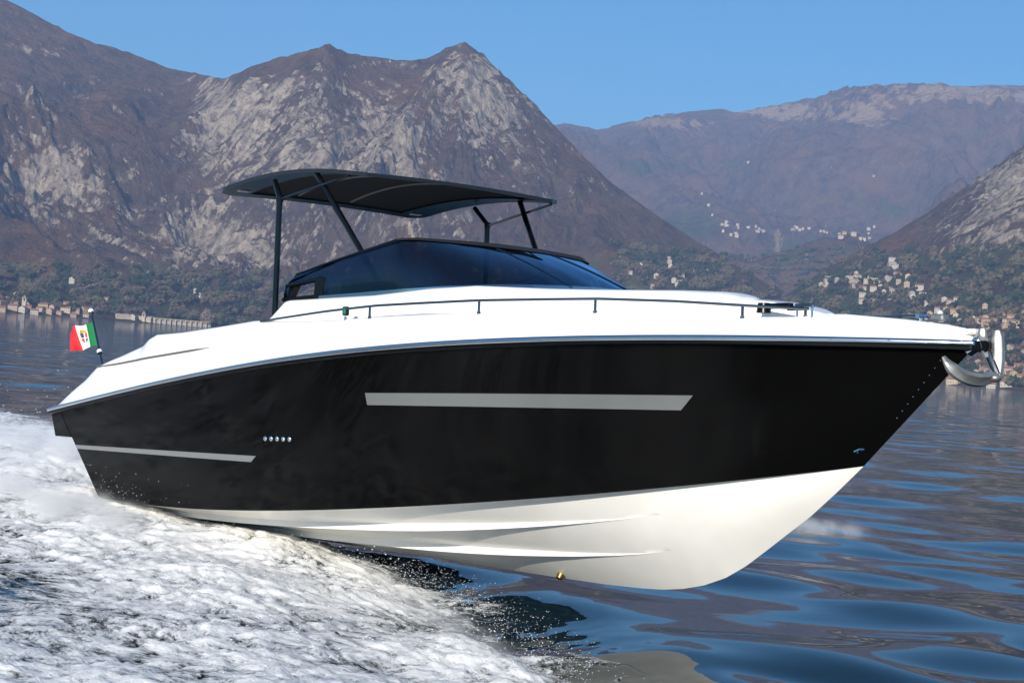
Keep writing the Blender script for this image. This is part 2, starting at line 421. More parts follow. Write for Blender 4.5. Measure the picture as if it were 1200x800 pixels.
TERR = []
def massif(name, crest, rs, rc, az0, az1, da, nr, seed, amp, wl, shape=1.5, base=0.0, blobs=(), greens=(), grasses=(), label="", rough=0.008, fadec=0.4, rk=-0.08):
    """A real heightfield: shore at distance rs(az), crest at rc(az), height from the crest's elevation."""
    cz = np.array([px_dir(*p) for p in crest]); o = np.argsort(cz[:, 0]); cz = cz[o]
    az = np.radians(np.arange(az0, az1 + 1e-9, da))
    el = np.interp(az, cz[:, 0], cz[:, 1])
    k = np.hanning(9); k /= k.sum(); el = np.convolve(np.pad(el, 4, mode='edge'), k, mode='valid')
    RS = np.array([rs(np.degrees(a)) for a in az]); RC = np.array([rc(np.degrees(a)) for a in az])
    t = np.concatenate([np.linspace(-0.06, 1.0, nr), np.linspace(1.0, 1.5, nr // 5)[1:]])
    A, Tt = np.meshgrid(az, t, indexing='ij')
    Rr = RS[:, None] + (RC - RS)[:, None] * Tt
    X = Rr * np.sin(A); Y = Rr * np.cos(A)
    H = (RC * np.tan(el))[:, None]
    tc = np.clip(Tt, 0, 1)
    prof = np.where(Tt <= 1, base + (1 - base) * tc ** shape, 1 - (Tt - 1) * 0.9)
    prof = np.where(Tt < 0, Tt * 0.5, prof) if base == 0 else prof
    wx = X + wl * 0.35 * fbm(X / wl * 0.8, Y / wl * 0.8, 3, seed + 40); wy = Y + wl * 0.35 * fbm(X / wl * 0.8 + 7, Y / wl * 0.8, 3, seed + 50)
    rg = ridged(wx / wl, wy / (wl * 1.6), 6, seed, 0.52)
    rg2 = ridged(wx / (wl * 0.28), wy / (wl * 0.4), 5, seed + 20, 0.55)
    env = np.clip(4 * tc * (1.04 - tc), 0, 1) ** 0.8
    h = H * (prof + amp * (rg - 0.45) * env) + np.abs(H) * amp * 0.28 * (rg2 - 0.5) * np.clip(tc * 4, 0, 1) * (1 - fadec * sstep(.75, 1, tc))
    h = h + wl * rough * fbm(X / 60, Y / 60, 3, seed + 60, 0.5) * np.clip(tc * 6, 0, 1) * (1 - .5 * sstep(.8, 1, tc))
    # keep the skyline: scale each bearing so its highest elevation angle is the crest's
    e = np.max(np.where(Tt > 0.3, h / Rr, -9), axis=1)
    s = np.tan(el) / np.maximum(e, 1e-4)
    ks = np.hanning(25); ks /= ks.sum(); s = np.convolve(np.pad(s, 12, mode='edge'), ks, mode='valid')
    h = h * s[:, None]
    if base == 0: h = np.where(Tt < 0, Tt * 60 - 0.5, np.maximum(h, 0.4 + 25 * tc))
    P = np.stack([X, Y, h], -1)
    me, _ = fast_grid(name, P, M['terrain'])
    # what grows where
    U = np.gradient(h, axis=1) / np.maximum(np.gradient(Rr, axis=1), 1e-3)
    V = np.gradient(h, axis=0) / np.maximum(np.abs(Rr * np.radians(da)), 1e-3)
    steep = np.hypot(U, V)
    E = np.arctan2(h, Rr)
    def blobsum(bl):
        out = np.zeros_like(h)
        for (u, v, su, sv, w) in bl:
            a0, e0 = px_dir(u, v); da_ = (A - a0) * LENS_PX; de = (E - e0) * LENS_PX
            out += w * np.exp(-(da_ / su) ** 2 - (de / sv) ** 2)
        return out
    rock = rk + 0.34 * sstep(0.75, 1.5, steep) + blobsum(blobs)
    attr(me, "rock", rock)
    attr(me, "green", np.clip(0.18 + blobsum(greens), -1, 1.2))
    attr(me, "grass", np.clip(blobsum(grasses), 0, 1.2))
    ob = link(bpy.data.objects.new(name, me)); ob["kind"] = "structure"; ob["label"] = label
    TERR.append((az, Rr, h))
    return ob

def ground_at(u, v):
    """the first terrain point seen along the bearing of a picture point"""
    a0, e0 = px_dir(u, v)
    best = None
    for az, Rr, h in TERR:
        if a0 < az[0] or a0 > az[-1]: continue
        f = (a0 - az[0]) / (az[1] - az[0]); i = min(int(f), len(az) - 2); f -= i
        r = Rr[i] * (1 - f) + Rr[i + 1] * f; hh = h[i] * (1 - f) + h[i + 1] * f
        el = np.arctan2(hh - CAM_H, r)
        w = np.where((el >= e0) & (hh > 0.2))[0]
        if len(w):
            k = w[0]
            if best is None or r[k] < best[0]: best = (r[k], hh[k])
    if best is None: return None
    return Vector((best[0] * math.sin(a0), best[0] * math.cos(a0), best[1]))
def ground_z(x, y):
    a0 = math.atan2(x, y); r0 = math.hypot(x, y); z = -1e9
    for az, Rr, h in TERR:
        if a0 < az[0] or a0 > az[-1]: continue
        i = int(round((a0 - az[0]) / (az[1] - az[0]))); i = min(max(i, 0), len(az) - 1)
        if Rr[i][0] <= r0 <= Rr[i][-1]: z = max(z, float(np.interp(r0, Rr[i], h[i])))
    return z if z > -1e8 else 0.0

massif("mountain",
       [(-500, 120), (-330, 20), (-200, -45), (-90, -30), (0, -4), (22, 6), (70, 32), (100, 46), (150, 60), (200, 80), (235, 86), (262, 92), (300, 75), (345, 62), (362, 58), (385, 51), (410, 62), (440, 66), (470, 70), (497, 69), (508, 64), (522, 56), (545, 48), (566, 63), (585, 82), (600, 96), (630, 124), (655, 152), (690, 188), (720, 216), (780, 258), (850, 302), (900, 332), (940, 362), (1000, 412), (1040, 440)],
       lambda a: 2520 + 8 * (a + 5) , lambda a: 3750 - 16 * (a + 5) + 420 * float(sstep(-9.2, -12.5, a)) - 160 * math.exp(-((a + 7.5) / 1.6) ** 2), -33, 13.2, 0.04, 340, 17, 0.28, 760, 1.3,
       blobs=[(20, 60, 60, 60, .22), (70, 225, 60, 50, .36), (150, 290, 50, 40, .34), (245, 105, 22, 25, .32), (30, 200, 40, 40, .2), (95, 215, 30, 14, .2), (265, 140, 44, 60, .50), (350, 190, 90, 55, .24), (320, 140, 60, 50, .16), (300, 290, 70, 30, .5), (235, 285, 50, 30, .34), (470, 160, 36, 55, .46), (545, 95, 46, 55, .56), (390, 170, 60, 60, .34), (590, 140, 40, 50, .36), (630, 205, 50, 40, .16), (500, 250, 60, 40, .22), (340, 95, 60, 40, .2), (430, 100, 40, 40, .22), (740, 300, 70, 50, -.2), (830, 330, 90, 50, -.2)],
       greens=[(60, 350, 160, 26, .5), (230, 345, 120, 36, .4), (760, 310, 80, 22, .5), (820, 335, 80, 30, .35), (540, 330, 120, 40, .25)],
       label="craggy limestone mountain with brown bare woods on the far shore", fadec=0.9, rough=0.006)
massif("mountain",
       [(560, 180), (600, 160), (640, 147), (665, 144), (690, 149), (700, 152), (735, 143), (760, 137), (800, 131), (835, 128), (848, 127), (862, 132), (890, 126), (930, 119), (960, 112), (985, 103), (1010, 100), (1050, 98), (1080, 97), (1105, 98), (1130, 101), (1160, 99), (1200, 100), (1260, 96), (1330, 110), (1500, 150), (1700, 200)],
       lambda a: 3700, lambda a: 8300, -2.5, 29, 0.045, 330, 31, 0.34, 1500, 1.25, base=0.02,
       blobs=[(1190, 235, 30, 30, .1)],
       greens=[(760, 195, 40, 12, .5), (865, 192, 50, 8, .5), (800, 260, 70, 20, .35), (940, 300, 60, 22, .45), (1000, 240, 60, 12, .3), (860, 310, 40, 20, -.2)],
       grasses=[(770, 143, 70, 9, .75), (905, 130, 60, 14, .7), (1010, 125, 60, 30, .45), (1090, 108, 60, 14, .5), (1170, 110, 60, 14, .55), (1015, 140, 22, 14, .3), (925, 205, 40, 14, .25), (800, 215, 50, 14, .22), (870, 235, 40, 10, .25), (1010, 195, 60, 14, .22), (960, 330, 60, 24, .2), (908, 273, 13, 5, .8), (912, 290, 5, 14, .85), (945, 300, 4, 10, .7)],
       label="long hazy blue ridge with tan grass along its top", rough=0.002, fadec=0.95, rk=-0.30)
massif("hill",
       [(480, 400), (560, 372), (640, 352), (720, 350), (800, 362), (850, 378), (880, 372), (920, 345), (960, 318), (1000, 296), (1050, 270), (1090, 246), (1125, 222), (1160, 198), (1200, 168), (1260, 130), (1330, 95), (1420, 60), (1600, 40)],
       lambda a: 2250 - 12 * (a - 5), lambda a: 3500 - 10 * (a - 5), -3.5, 30, 0.045, 260, 53, 0.26, 620, 1.15,
       blobs=[(1175, 220, 50, 36, .55), (1120, 265, 45, 24, .45), (1050, 335, 90, 50, -.15), (1230, 190, 60, 60, .5), (1160, 280, 40, 14, .3)],
       greens=[(1100, 350, 150, 60, .42), (760, 345, 90, 20, .5), (960, 345, 80, 30, .35), (1010, 318, 40, 8, .4), (1130, 310, 50, 10, .4), (1180, 300, 60, 40, .4)],
       grasses=[(745, 300, 50, 5, .42), (985, 322, 26, 5, .38), (1165, 290, 40, 7, .40), (1090, 318, 30, 5, .38), (1040, 360, 40, 5, .36), (1150, 335, 40, 6, .36)],
       label="lower wooded hill with green fields rising to a rocky shoulder")

# ------------------------------------------------------------------ the motorboat
boat = bpy.data.objects.new("motorboat", None); link(boat)
boat.empty_display_size = 0.5
boat.matrix_world = BM
boat["label"] = "black and white motorboat with a hardtop planing across the lake"
boat["category"] = "motorboat"

SZ = [6.881966615367402e-05, -0.001574241754503872, 0.002451485108062792, 0.13200192353098325, 1.0669324572952117]
CZ = [9.925907986427191e-05, -0.0021802155818583116, 0.027884030818531375, -0.06293198131910958, 0.3112778339882442]
def sheer_y(a):                          # half beam at the sheer
    a = np.asarray(a, float)
    return np.where(a < 3.5, 1.52 - 0.05 * ((3.5 - a) / 3.5) ** 2, 1.52 * (1 - np.clip((a - 3.5) / 5.92, 0, 1) ** 2.5))
def sheer_z(a): return np.polyval(SZ, a)
def chine_y(a): return 1.30 * (1 - np.clip((np.asarray(a, float) - 2.5) / 6.111, 0, 1) ** 2.1)
def chine_z(a): return np.polyval(CZ, a)
KX = np.array([.6, 3, 5.0, 5.8, 6.3, 6.67, 6.9, 7.085, 7.28, 7.48, 7.66, 7.85, 8.02, 8.2, 8.4, 8.611])
KZ = np.array([0, 0, 0, 0, .004, .015, .030, .056, .100, .172, .270, .400, .520, .645, .808, chine_z(8.611)])

def sm(n): return np.linspace(0, 1, n)
S = 1 - (1 - sm(170)) ** 1.25
def topside(s, t):
    xs = .21 + (9.405 - .21) * s; xc = .77 + (8.611 - .77) * s
    ysr = sheer_y(xs); zs = sheer_z(xs); yc = chine_y(xc); zc = chine_z(xc)
    c = 0.11 * sstep(.45, .95, s)
    x = xs + (xc - xs) * t; y = (ysr + (yc - ysr) * t) * (1 - c * np.sin(np.pi * t)); z = zs + (zc - zs) * t
    return x, y, z
SS, TT = np.meshgrid(S, sm(22), indexing='ij')
hx, hy, hz = topside(SS, TT)
mb = MB()
mb.grid(np.stack([hx, -hy, hz], -1)); mb.grid(np.stack([hx, hy, hz], -1), flip=True)
tr = [(.21, -sheer_y(.21), sheer_z(.21)), (.77, -chine_y(.77), chine_z(.77)), (.85, 0, 0), (.77, chine_y(.77), chine_z(.77)), (.21, sheer_y(.21), sheer_z(.21))]
mb.add(tr, [(0, 1, 2, 3, 4)])
hull = mb.build('hull', M['hull_black'], boat, angle=40)

# bottom: keel to chine with two spray strakes a side and a chine flat
def bottom_side(sgn):
    ns = len(S); rows = []
    for s in S:
        xc = .77 + (8.611 - .77) * s; yc = float(chine_y(xc)); zc = float(chine_z(xc))
        xk = .85 + (8.611 - .85) * s; zk = float(np.interp(xk, KX, KZ))
        hgt = max(zc - zk, 1e-4)
        bul = 0.045 * float(sstep(.55, .9, s)) * (1 - float(sstep(.9, 1.0, s)))
        fl = min(0.085, yc * 0.11)                       # chine flat
        def base(q):
            y = (yc - fl) * q; z = zk + (zc - zk) * q; x = xk + (xc - xk) * q
            y += bul * math.sin(math.pi * q)
            return x, y, z
        row = []
        edges = []
        for q0, tip in ((.385, 7.20), (.745, 7.22)):
            f = float(1 - sstep(tip - 2.6, tip, xc)) ** 0.7
            w = max(0.0002, 0.27 * f * min(1, 0.34 / max(hgt, .2) ** 0.4))
            edges.append((q0, w))
        (qa, wa), (qb, wb) = edges; WW = wa
        for q in np.linspace(0, qa - wa, 12): row.append(base(q))
        zl = base(qa - wa)
        for q in np.linspace(qa - wa, qa - .002, 4)[1:]: p = base(q); row.append((p[0], p[1] + .05 * WW, zl[2]))
        row.append(base(qa))
        for q in np.linspace(qa, qb - wb, 10)[1:]: row.append(base(q))
        zl = base(qb - wb)
        for q in np.linspace(qb - wb, qb - .002, 4)[1:]: p = base(q); row.append((p[0], p[1] + .05 * WW, zl[2]))
        row.append(base(qb))
        for q in np.linspace(qb, 1, 9)[1:]: row.append(base(q))
        row.append((xc, yc, zc))
        rows.append([(x, sgn * y, z) for x, y, z in row])
    return np.array(rows)
mb = MB(); mb.grid(bottom_side(-1), flip=True); mb.grid(bottom_side(1))
mb.build('hull_bottom', M['bottom'], boat, angle=28)

# helpers to lay things on the starboard topside
from mathutils.bvhtree import BVHTree
_tv = [Vector(p) for p in np.stack([hx, -hy, hz], -1).reshape(-1, 3)]
_tf = []
for i in range(hx.shape[0] - 1):
    for j in range(hx.shape[1] - 1):
        k = hx.shape[1]; _tf.append((i * k + j, (i + 1) * k + j, (i + 1) * k + j + 1, i * k + j + 1))
BVH = BVHTree.FromPolygons(_tv, _tf)
def on_side(x, z, off=0.0):
    h, n, _, _ = BVH.ray_cast(Vector((x, -4, z)), Vector((0, 1, 0)))
    if h is None: return Vector((x, -float(sheer_y(x)), z)), Vector((0, -1, 0))
    if n.y > 0: n = -n
    return h + n * off, n
def strip(name, top, bot, mat, off=0.006, n=60):
    """panel between two polylines of (x,z) on the starboard topside"""
    P = []
    for f in np.linspace(0, 1, n):
        a = (top[0][0] + (top[1][0] - top[0][0]) * f, top[0][1] + (top[1][1] - top[0][1]) * f)
        b = (bot[0][0] + (bot[1][0] - bot[0][0]) * f, bot[0][1] + (bot[1][1] - bot[0][1]) * f)
        row = [on_side(a[0], a[1], -.01)[0]]
        for g in np.linspace(0, 1, 5): row.append(on_side(a[0] + (b[0] - a[0]) * g, a[1] + (b[1] - a[1]) * g, off)[0])
        row.append(on_side(b[0], b[1], -.01)[0])
        P.append(row)
    P.insert(0, [on_side(p.x, p.z, -.01)[0] for p in P[0]]); P.append([on_side(p.x, p.z, -.01)[0] for p in P[-1]])
    mb = MB(); mb.grid(np.array([[tuple(p) for p in r] for r in P]))
    return mb.build(name, mat, boat, angle=30)
strip('hull_window', [(5.092, 1.342), (7.71, 1.400)], [(5.085, 1.254), (7.60, 1.303)], M['window'])
strip('side_stripe', [(.455, .757), (3.614, .804)], [(.478, .722), (3.535, .752)], M['silver'])
for k in range(5):
    p, n = on_side(3.80 + .080 * k, .956 + .002 * k, 0.004)
    mb = MB(); mb.tube([p - n * .01, p + n * .012], [.021, .021], 14); mb.ball(p + n * .01, .022, 12, 8, (1, .7, 1))
    mb.build('exhaust_outlet', M['steel'], boat)
p, n = on_side(8.83, 1.085, 0.0)
mb = MB(); mb.tube([p + n * .0, p + n * .022 + Vector((.0, 0, .006)), p + n * .022 + Vector((.03, 0, .02)), p + Vector((.035, .012, .02))], .009, 8); mb.build('bow_eye', M['steel'], boat)
for k in range(9):
    x = 8.88 + .041 * k; q, n = on_side(x, 1.365 + (x - 8.937) * 1.081, 0.001)
    mb = MB(); mb.ball(tuple(q), .005, 8, 5)
    mb.build('stem_rivet', M['steel'], boat)
mb = MB(); mb.tube([(5.88, -.055, .035), (5.88, -.075, .005)], [.03, .026], 14); mb.build('drain_plug', M['bronze'], boat)

# swim platform, flush with the sides
mb = MB()
for (x0, x1) in [(0.0, .419)]:
    P = []
    for x, rr, xo in ((0.0, .05, 0), (.03, .0, 0), (.12, 0, .06), (.2085, 0, .185)):
        y = float(sheer_y(x)) - rr; zt = float(sheer_z(x)) - .01; zb = .825 + (.02 if x == 0 else 0)
        P.append([(x + xo, -y + .055, zb), (x, -y - .0, zt), (x, y, zt), (x + xo, y - .055, zb), (x + xo, -y + .055, zb)])
    mb.grid(np.array(P), flip=True)
    mb.add([P[0][0], P[0][1], P[0][2], P[0][3]], [(0, 1, 2, 3)])
mb.build('swim_platform', M['hull_black'], boat)
mb = MB(); mb.box((.25, 0, 1.105), (.42, 2.5, .03)); mb.build('platform_tread', M['teak'], boat)

# rub rail: bright steel half round above a black rubber strip
RX = np.concatenate([np.linspace(0.0, 8.6, 90), np.linspace(8.65, 9.40, 24)])
def railpath(dz, out):
    st = [(x, -float(sheer_y(x)) - out, float(sheer_z(x)) + dz) for x in RX]
    return st
def rail_strip(prof, name, mat):
    """prof: closed list of (outward, up)"""
    mb = MB()
    for sg in (-1, 1):
        P = []
        for i, x in enumerate(RX):
            dydx = (float(sheer_y(min(x + .01, 9.415))) - float(sheer_y(max(x - .01, 0)))) / .02
            nrm = Vector((-dydx, 1, 0)).normalized()
            row = []
            for o, uu in prof + [prof[0]]:
                row.append((x + nrm.x * o, sg * (float(sheer_y(x)) + nrm.y * o), float(sheer_z(x)) + uu))
            P.append(row)
        mb.grid(np.array(P), flip=(sg > 0))
        for e in (0, -1):
            mb.add(P[e][:-1], [tuple(range(len(prof)))])
    return mb.build(name, mat, boat, angle=50)
rub_rail = rail_strip([(-.03, .026), (.018, .028), (.032, .018), (.034, .004), (.026, -.008), (-.01, -.010)], 'rub_rail', M['steel'])
rail_strip([(-.03, -.011), (.022, -.011), (.020, -.030), (.006, -.038), (-.03, -.038)], 'rubber_strip', M['rubber'])
for x in np.arange(.3, 9.2, .31):
    dydx = (float(sheer_y(x + .01)) - float(sheer_y(x - .01))) / .02; nrm = Vector((-dydx, -1, 0)).normalized()
    c = Vector((x, -float(sheer_y(x)), float(sheer_z(x)) + .012)) + nrm * .034
    mb = MB(); mb.ball(c, .006, 8, 5); mb.build('rail_screw', M['steel'], rub_rail)
# bow cap
mb = MB(); mb.tube([(9.36, 0, 1.71), (9.42, 0, 1.762), (9.425, 0, 1.785)], [.03, .045, .04], 14); mb.ball((9.425, 0, 1.775), .042, 12, 8); mb.build('bow_cap', M['steel'], boat)

# deck moulding
TXZ = [(.06, 1.115), (.10, 1.14), (.35, 1.27), (.6, 1.385), (.72, 1.46), (.80, 1.51), (1.0, 1.565), (1.25, 1.625), (1.6, 1.70), (1.72, 1.765), (1.85, 1.80), (2.3, 1.815), (2.9, 1.855), (3.5, 1.90), (3.75, 1.895), (4.1, 1.885), (4.6, 1.892), (5.1, 1.912), (6.1, 1.935), (7.1, 1.94), (7.6, 1.928), (8.07, 1.91), (8.35, 1.912), (8.64, 1.935), (9.0, 1.905), (9.2, 1.880), (9.35, 1.852), (9.40, 1.80)]
def Tz(x): return float(np.interp(x, [a for a, _ in TXZ], [b for _, b in TXZ]))
def inset(x): return float(np.interp(x, [0, .7, 1.2, 3, 8, 9.0, 9.3, 9.4], [.03, .09, .15, .15, .14, .10, .05, .0]))
DX = np.unique(np.concatenate([np.linspace(.06, 9.0, 160), np.linspace(9.0, 9.40, 20), [.8, 1.6, 1.72, 1.85]]))
def deckrow(x, sg):
    ysr = float(sheer_y(x)); z0 = float(sheer_z(x)) + .022; zt = Tz(x); ins = min(inset(x), ysr)
    y1 = max(ysr - ins, 0); w = max(y1 - .05, 0); w2 = max(y1 - .10, 0)
    r = [(x, ysr, z0)]
    for g in (.25, .5, .75): r.append((x, ysr - ins * g ** 1.25, z0 + (zt - .03 - z0) * g))
    r += [(x, y1 + .006 if y1 > 0 else 0, zt - .022), (x, y1 - min(.012, y1), zt - .005), (x, w, zt), (x, w2, zt - (.03 if x > 3.6 else .005))]
    return [(a, sg * b, c) for a, b, c in r]
mb = MB()
for sg in (-1, 1):
    mb.grid(np.array([deckrow(x, sg) for x in DX]), flip=(sg > 0))
mb.build('deck_side', M['gelcoat'], boat, angle=40)
# foredeck and side decks
mb = MB(); P = []
for x in np.linspace(5.0, 9.38, 60):
    y = max(float(sheer_y(x)) - inset(x) - .10, 0); z = Tz(x) - .03
    P.append([(x, yy * y, z + .05 * (1 - yy * yy) * min(1, y)) for yy in np.linspace(-1, 1, 13)])
mb.grid(np.array(P), flip=True)
for sg in (-1, 1):
    P = []
    for x in np.linspace(3.4, 5.0, 20):
        y = float(sheer_y(x)) - inset(x) - .10; P.append([(x, sg * y, Tz(x) - (.03 if x > 3.6 else .005)), (x, sg * 1.05, Tz(x) - .04)])
    mb.grid(np.array(P), flip=(sg < 0))
mb.build('foredeck', M['gelcoat'], boat)
# cockpit: coaming top, inner wall, sole
mb = MB()
for sg in (-1, 1):
    P = []
    for x in np.linspace(.78, 3.45, 40):
        y = float(sheer_y(x)) - inset(x) - .10; z = Tz(x) - .005
        P.append([(x, sg * y, z), (x, sg * (y - .16), z), (x, sg * (y - .20), z - .04), (x, sg * (y - .21), .80)])
    mb.grid(np.array(P), flip=(sg > 0))
    P = []
    for x in np.linspace(3.45, 5.0, 20):
        P.append([(x, sg * 1.0, 2.0), (x, sg * .98, .80)])
    mb.grid(np.array(P), flip=(sg > 0))
mb.grid(np.array([[(x, y, .80) for y in (-1.2, 0, 1.2)] for x in (.78, 3.0, 5.0)]), flip=True)
mb.grid(np.array([[(.78, y, z) for y in (-1.2, 0, 1.2)] for z in (.80, 1.3, 1.46)]))
mb.build('cockpit_liner', M['gelcoat'], boat)
mb = MB(); mb.box((1.25, 0, 1.33), (.85, 2.0, .36), ch=.2); mb.build('sunpad', M['vinyl'], boat)
# seam between deck and coaming moulding
mb = MB(); path = []
for x in np.linspace(.80, 2.95, 40):
    z = 1.497 + (x - .80) * .083
    ysr = float(sheer_y(x)); z0 = float(sheer_z(x)) + .022; zt = Tz(x); g = min(max((z - z0) / max(zt - .03 - z0, .01), 0), 1)
    path.append((x, -(ysr - inset(x) * g ** 1.25) - .001, z))
mb.tube(path, [.011] * 34 + [.010, .009, .007, .005, .003, .002], 8); mb.build('moulding_seam', M['groove'], boat)

# coachroof
CX = [3.38, 3.6, 4.8, 5.4, 5.85, 6.5, 7.0, 7.3, 7.5, 7.62]
CW = [1.14, 1.14, 1.13, 1.07, .985, .84, .63, .44, .27, .15]
CH = [1.945, 2.078, 2.09, 2.128, 2.143, 2.112, 2.105, 2.105, 2.095, 2.06]
def cw(x): return float(np.interp(x, CX, CW))
def ch(x): return float(np.interp(x, CX, CH))
mb = MB()
for sg in (-1, 1):
    P = []
    for x in np.linspace(3.38, 5.02, 40):
        b = Tz(x) - .05; w = cw(x); h = ch(x)
        P.append([(x, sg * (w + .05), b), (x, sg * (w + .015), h - .035), (x, sg * (w - .005), h - .01), (x, sg * (w - .03), h), (x, sg * (w - .14), h), (x, sg * (w - .15), h - .3)])
    mb.grid(np.array(P), flip=(sg > 0))
    mb.add([P[0][0], P[0][1], P[0][2], P[0][3], P[0][4], P[0][5]], [(0, 1, 2, 3, 4, 5)])
P = []
for x in np.concatenate([np.linspace(5.02, 7.62, 80), [7.64]]):
    xx = min(x, 7.62); b = Tz(xx) - .05; w = cw(xx); h = ch(xx)
    if x > 7.62: h = b + .0
    row = []
    half = [(w + .05, b), (w + .015, h - .035), (w - .005, h - .01), (w - .03, h), (w * .7, h + .012), (w * .35, h + .02)]
    row = [(x, -y, z) for y, z in half] + [(x, 0, h + .022)] + [(x, y, z) for y, z in half[::-1]]
    P.append(row)
mb.grid(np.array(P), flip=True)
mb.build('coachroof', M['gelcoat'], boat, angle=40)
# raised locker lid on the foredeck
mb = MB(); P = []
for x, w, h, dz in ((7.66, .26, .00, 0), (7.67, .28, .128, 0), (7.8, .28, .138, 0), (8.0, .23, .125, 0), (8.15, .17, .10, 0), (8.32, .08, .05, 0), (8.36, .05, .0, 0)):
    b = Tz(x) - .01
    P.append([(x, -w, b), (x, -w + .015, b + h), (x, 0, b + h + .012), (x, w - .015, b + h), (x, w, b)])
mb.grid(np.array(P), flip=True); mb.build('locker_lid', M['gelcoat'], boat, angle=30)

# handrails
def rp(x): return float(np.interp(x, [3.70, 3.83, 4.51, 5.12, 6.14, 7.11, 7.64, 8.07, 8.42, 8.75, 9.05], [1.89, 1.905, 1.955, 1.99, 2.015, 2.02, 2.004, 1.98, 1.962, 1.955, 1.925]))
for sg in (-1, 1):
    hr = None
    mb = MB(); path = [(x, sg * (float(sheer_y(x)) - .145), rp(x)) for x in np.linspace(3.62, 8.46 if sg < 0 else 8.95, 90)]
    mb.tube(path, .0095, 10)
    hr = mb.build('handrail', M['rail'], boat)
    for x in (5.05, 6.15, 7.09, 8.07) + ((8.44,) if sg < 0 else (8.62,)):
        y = sg * (float(sheer_y(x)) - .147); mb = MB(); mb.tube([(x, y, rp(x) - .004), (x, y, Tz(x) - .012)], .010, 8); mb.tube([(x, y, Tz(x) - .014), (x, y, Tz(x) + .003)], .014, 10)
        mb.build('stanchion', M['rail'], hr)
# fairlead frame, windlass, nav light, bow light, cleats
for sg in (-1,):
    mb = MB(); y = sg * (float(sheer_y(8.43)) - .155)
    mb.tube([(8.37, y, 1.985), (8.37, y, 1.885), (8.49, y, 1.885), (8.49, y, 1.985)], .009, 8); mb.build('fairlead', M['steel'], boat)
    mb = MB(); mb.box((8.43, y, 1.982), (.13, .04, .025)); mb.build('cleat', M['rail'], boat)
mb = MB(); mb.tube([(8.06, -.36, 1.945), (8.06, -.36, 2.01)], [.05, .04], 14); mb.box((8.16, -.34, 1.99), (.22, .05, .035)); mb.box((8.3, -.31, 1.975), (.16, .035, .03)); mb.build('windlass', M['rubber'], boat)
x = 4.75; y = -(float(sheer_y(x)) - .16)
mb = MB(); mb.box((x, y, 1.955), (.05, .04, .07), ch=.2); nl = mb.build('navigation_light', M['rubber'], boat)
mb = MB(); mb.box((x + .012, y - .022, 1.955), (.03, .012, .045), ch=.3); mb.build('light_lens', M['green'], nl)
mb = MB(); mb.tube([(4.75, y, 1.86), (4.75, y, 1.915)], .012, 8); mb.build('light_stem', M['steel'], nl)
mb = MB(); mb.box((9.15, 0, 1.922), (.09, .08, .04), ch=.25); bl = mb.build('bow_light', M['galv'], boat)
mb = MB(); mb.ball((9.15, 0, 1.948), .02, 12, 8); mb.build('light_lens', M['lens'], bl)
mb = MB(); mb.tube([(9.02, -.05, 1.93), (9.02, .05, 1.93)], .014, 8); mb.tube([(9.02, 0, 1.88), (9.02, 0, 1.93)], .016, 8); mb.build('cleat', M['steel'], boat)
# bow sprit wedge and anchor roller
mb = MB(); mb.box((9.33, 0, 1.832), (.20, .09, .035), ch=.3); mb.build('bow_plate', M['gelcoat'], boat)
mb = MB()
for sg in (-1, 1): mb.box((9.455, sg * .038, 1.748), (.10, .008, .06), ch=.2)
mb.box((9.455, 0, 1.716), (.10, .07, .010), ch=.2)
rol = mb.build('anchor_roller', M['rubber'], boat)
mb = MB(); mb.tube([(9.49, -.033, 1.745), (9.49, 0, 1.745), (9.49, .033, 1.745)], [.035, .026, .035], 14); mb.build('roller_wheel', M['rubber'], rol)

# windscreen
WB = [(3.47, 1.075, 2.078), (3.75, 1.078, 2.083), (4.05, 1.075, 2.088), (4.5, 1.06, 2.095), (5.0, 1.025, 2.11), (5.52, .93, 2.13), (5.92, .72, 2.148), (6.16, .42, 2.155), (6.26, .15, 2.16)]
WT = [(3.60, 1.03, 2.302), (3.82, 1.02, 2.345), (4.10, 1.005, 2.397), (4.5, .99, 2.463), (4.90, .97, 2.53), (4.98, .85, 2.54), (5.03, .62, 2.545), (5.07, .36, 2.55), (5.09, .12, 2.552)]
def half_to_full(L): return [(x, -y, z) for x, y, z in L] + [(x, y, z) for x, y, z in L[::-1]]
def resample(L, n):
    L = np.array(L); d = np.linspace(0, len(L) - 1, n); out = []
    for k in range(3): out.append(np.interp(d, np.arange(len(L)), L[:, k]))
    a = np.stack(out, -1)
    for _ in range(2): a[1:-1] = .25 * a[:-2] + .5 * a[1:-1] + .25 * a[2:]
    return a
NB = 137
WBf = resample(half_to_full(WB), NB); WTf = resample(half_to_full(WT), NB)
def wpt(i, v, off=0.0):
    b = WBf[i]; t = WTf[i]; p = b + (t - b) * v
    # gentle outward belly
    c = np.array([4.4, 0, 2.3]); nrm = p - c; nrm[2] = 0.3; nrm /= np.linalg.norm(nrm)
    return p + nrm * (0.035 * math.sin(math.pi * v) + off)
nv = 15
G = np.array([[wpt(i, v) for v in np.linspace(0, 1, nv)] for i in range(NB)])
opening = int(round(2.0 / 17 * (NB - 1)))
V = G.reshape(-1, 3); F = []
for i in range(NB - 1):
    for j in range(nv - 1):
        if (2 <= i < opening - 1 or NB - 1 - opening + 1 <= i < NB - 3) and 1 <= j < 7: continue
        F.append((i * nv + j, (i + 1) * nv + j, (i + 1) * nv + j + 1, i * nv + j + 1))
ws = mesh_obj('windscreen', V, F, M['glass'], boat, angle=None)
